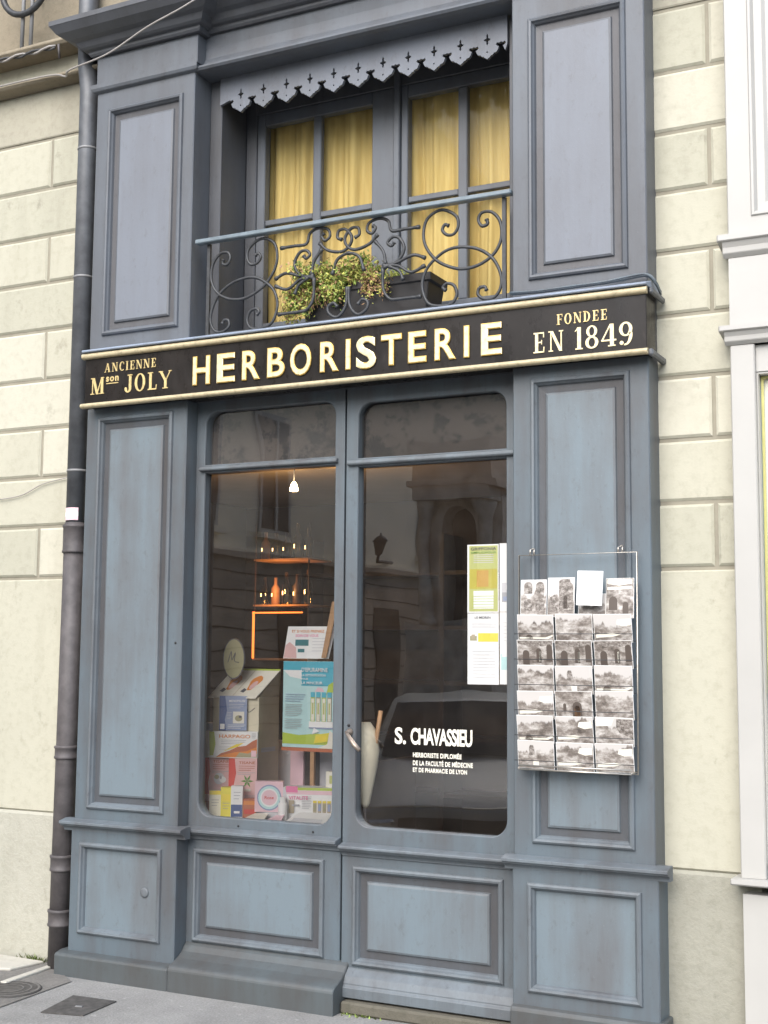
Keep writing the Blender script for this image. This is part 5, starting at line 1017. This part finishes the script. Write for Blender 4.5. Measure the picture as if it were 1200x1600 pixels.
M['car_paint'] = plain('grey_car_paint', (0.30, 0.295, 0.28), 0.35, .1, .05, 3); M['car_glass'] = plain('tinted_car_glass', (.010, .010, .011), .35, spec=.15)
CX = .46
def carbody():
    b = MB()
    def sec(y, hw, hs, zr, zs_, zb): return [(CX + x, y, z) for x, z in [(-hw * .96, zb), (-hw, (zb + zs_) / 2), (-hw * .97, zs_), (-hs, zr - .045), (-hs * .82, zr - .008), (0, zr), (hs * .82, zr - .008), (hs, zr - .045), (hw * .97, zs_), (hw, (zb + zs_) / 2), (hw * .96, zb), (0, zb - .02)]]
    S = [sec(-3.04, .66, .58, .24, .16, .04), sec(-3.08, .72, .66, .345, .24, .02), sec(-3.12, .74, .68, .385, .28, .02), sec(-3.5, .76, .68, .51, .40, .02), sec(-3.92, .78, .66, .615, .52, .02), sec(-4.58, .78, .55, 1.06, .62, .02), sec(-5.1, .78, .55, 1.105, .63, .02), sec(-5.9, .78, .55, 1.085, .63, .02), sec(-6.6, .77, .60, .74, .62, .02), sec(-7.0, .74, .60, .68, .56, .04), sec(-7.1, .66, .56, .45, .35, .1)]
    n = 12; vs_ = [p for s_ in S for p in s_]; fs = [tuple(range(n)), tuple(range((len(S) - 1) * n, len(S) * n))]
    for i in range(len(S) - 1):
        for k in range(n): fs.append((i * n + k, i * n + (k + 1) % n, (i + 1) * n + (k + 1) % n, (i + 1) * n + k))
    return b.add(vs_, fs, 'car_paint', True).build('body', car, .012, None, 2)
carbody()
MB().add([(CX - .60, -3.99, .655), (CX, -3.95, .665), (CX + .60, -3.99, .655), (CX + .50, -4.54, 1.045), (CX, -4.52, 1.055), (CX - .50, -4.54, 1.045)], [(0, 1, 4, 5), (1, 2, 3, 4)], 'car_glass').build('windscreen', car)
for s_ in (-1, 1):
    MB().add([(CX + s_ * .775, -4.25, .66), (CX + s_ * .775, -6.35, .66), (CX + s_ * .585, -5.85, 1.02), (CX + s_ * .585, -4.72, 1.02)], [(0, 1, 2, 3)], 'car_glass').build('side_window', car)
    MB().box(CX + s_ * .55 - .10, CX + s_ * .55 + .10, -3.075, -3.035, .20, .30, 'chrome').build('headlight', car, .02)
    for y in (-3.75, -6.2):
        w_ = MB().tube([(CX + s_ * .62, y, .16), (CX + s_ * .79, y, .16)], .28, 'black', 20).build('wheel', car); MB().tube([(CX + s_ * .791, y, .16), (CX + s_ * .805, y, .16)], .18, 'seam', 16).build('rim', w_)
    MB().tube([(CX + s_ * .74, -4.2, .70), (CX + s_ * .88, -4.2, .72)], .05, 'black', 8).build('wing_mirror', car)
MB().box(CX - .70, CX + .70, -3.04, -2.98, .0, .12, 'black').build('bumper', car, .02); MB().box(CX - .42, CX + .42, -3.05, -3.03, .16, .30, 'black').build('grille', car); MB().tube([(CX - .70, -3.085, .372), (CX, -3.06, .378), (CX + .70, -3.085, .372)], .007, 'chrome', 6).build('trim_strip', car)
car.rotation_euler.z = R(-24); car.location = (-.48, -5.145, -.12)
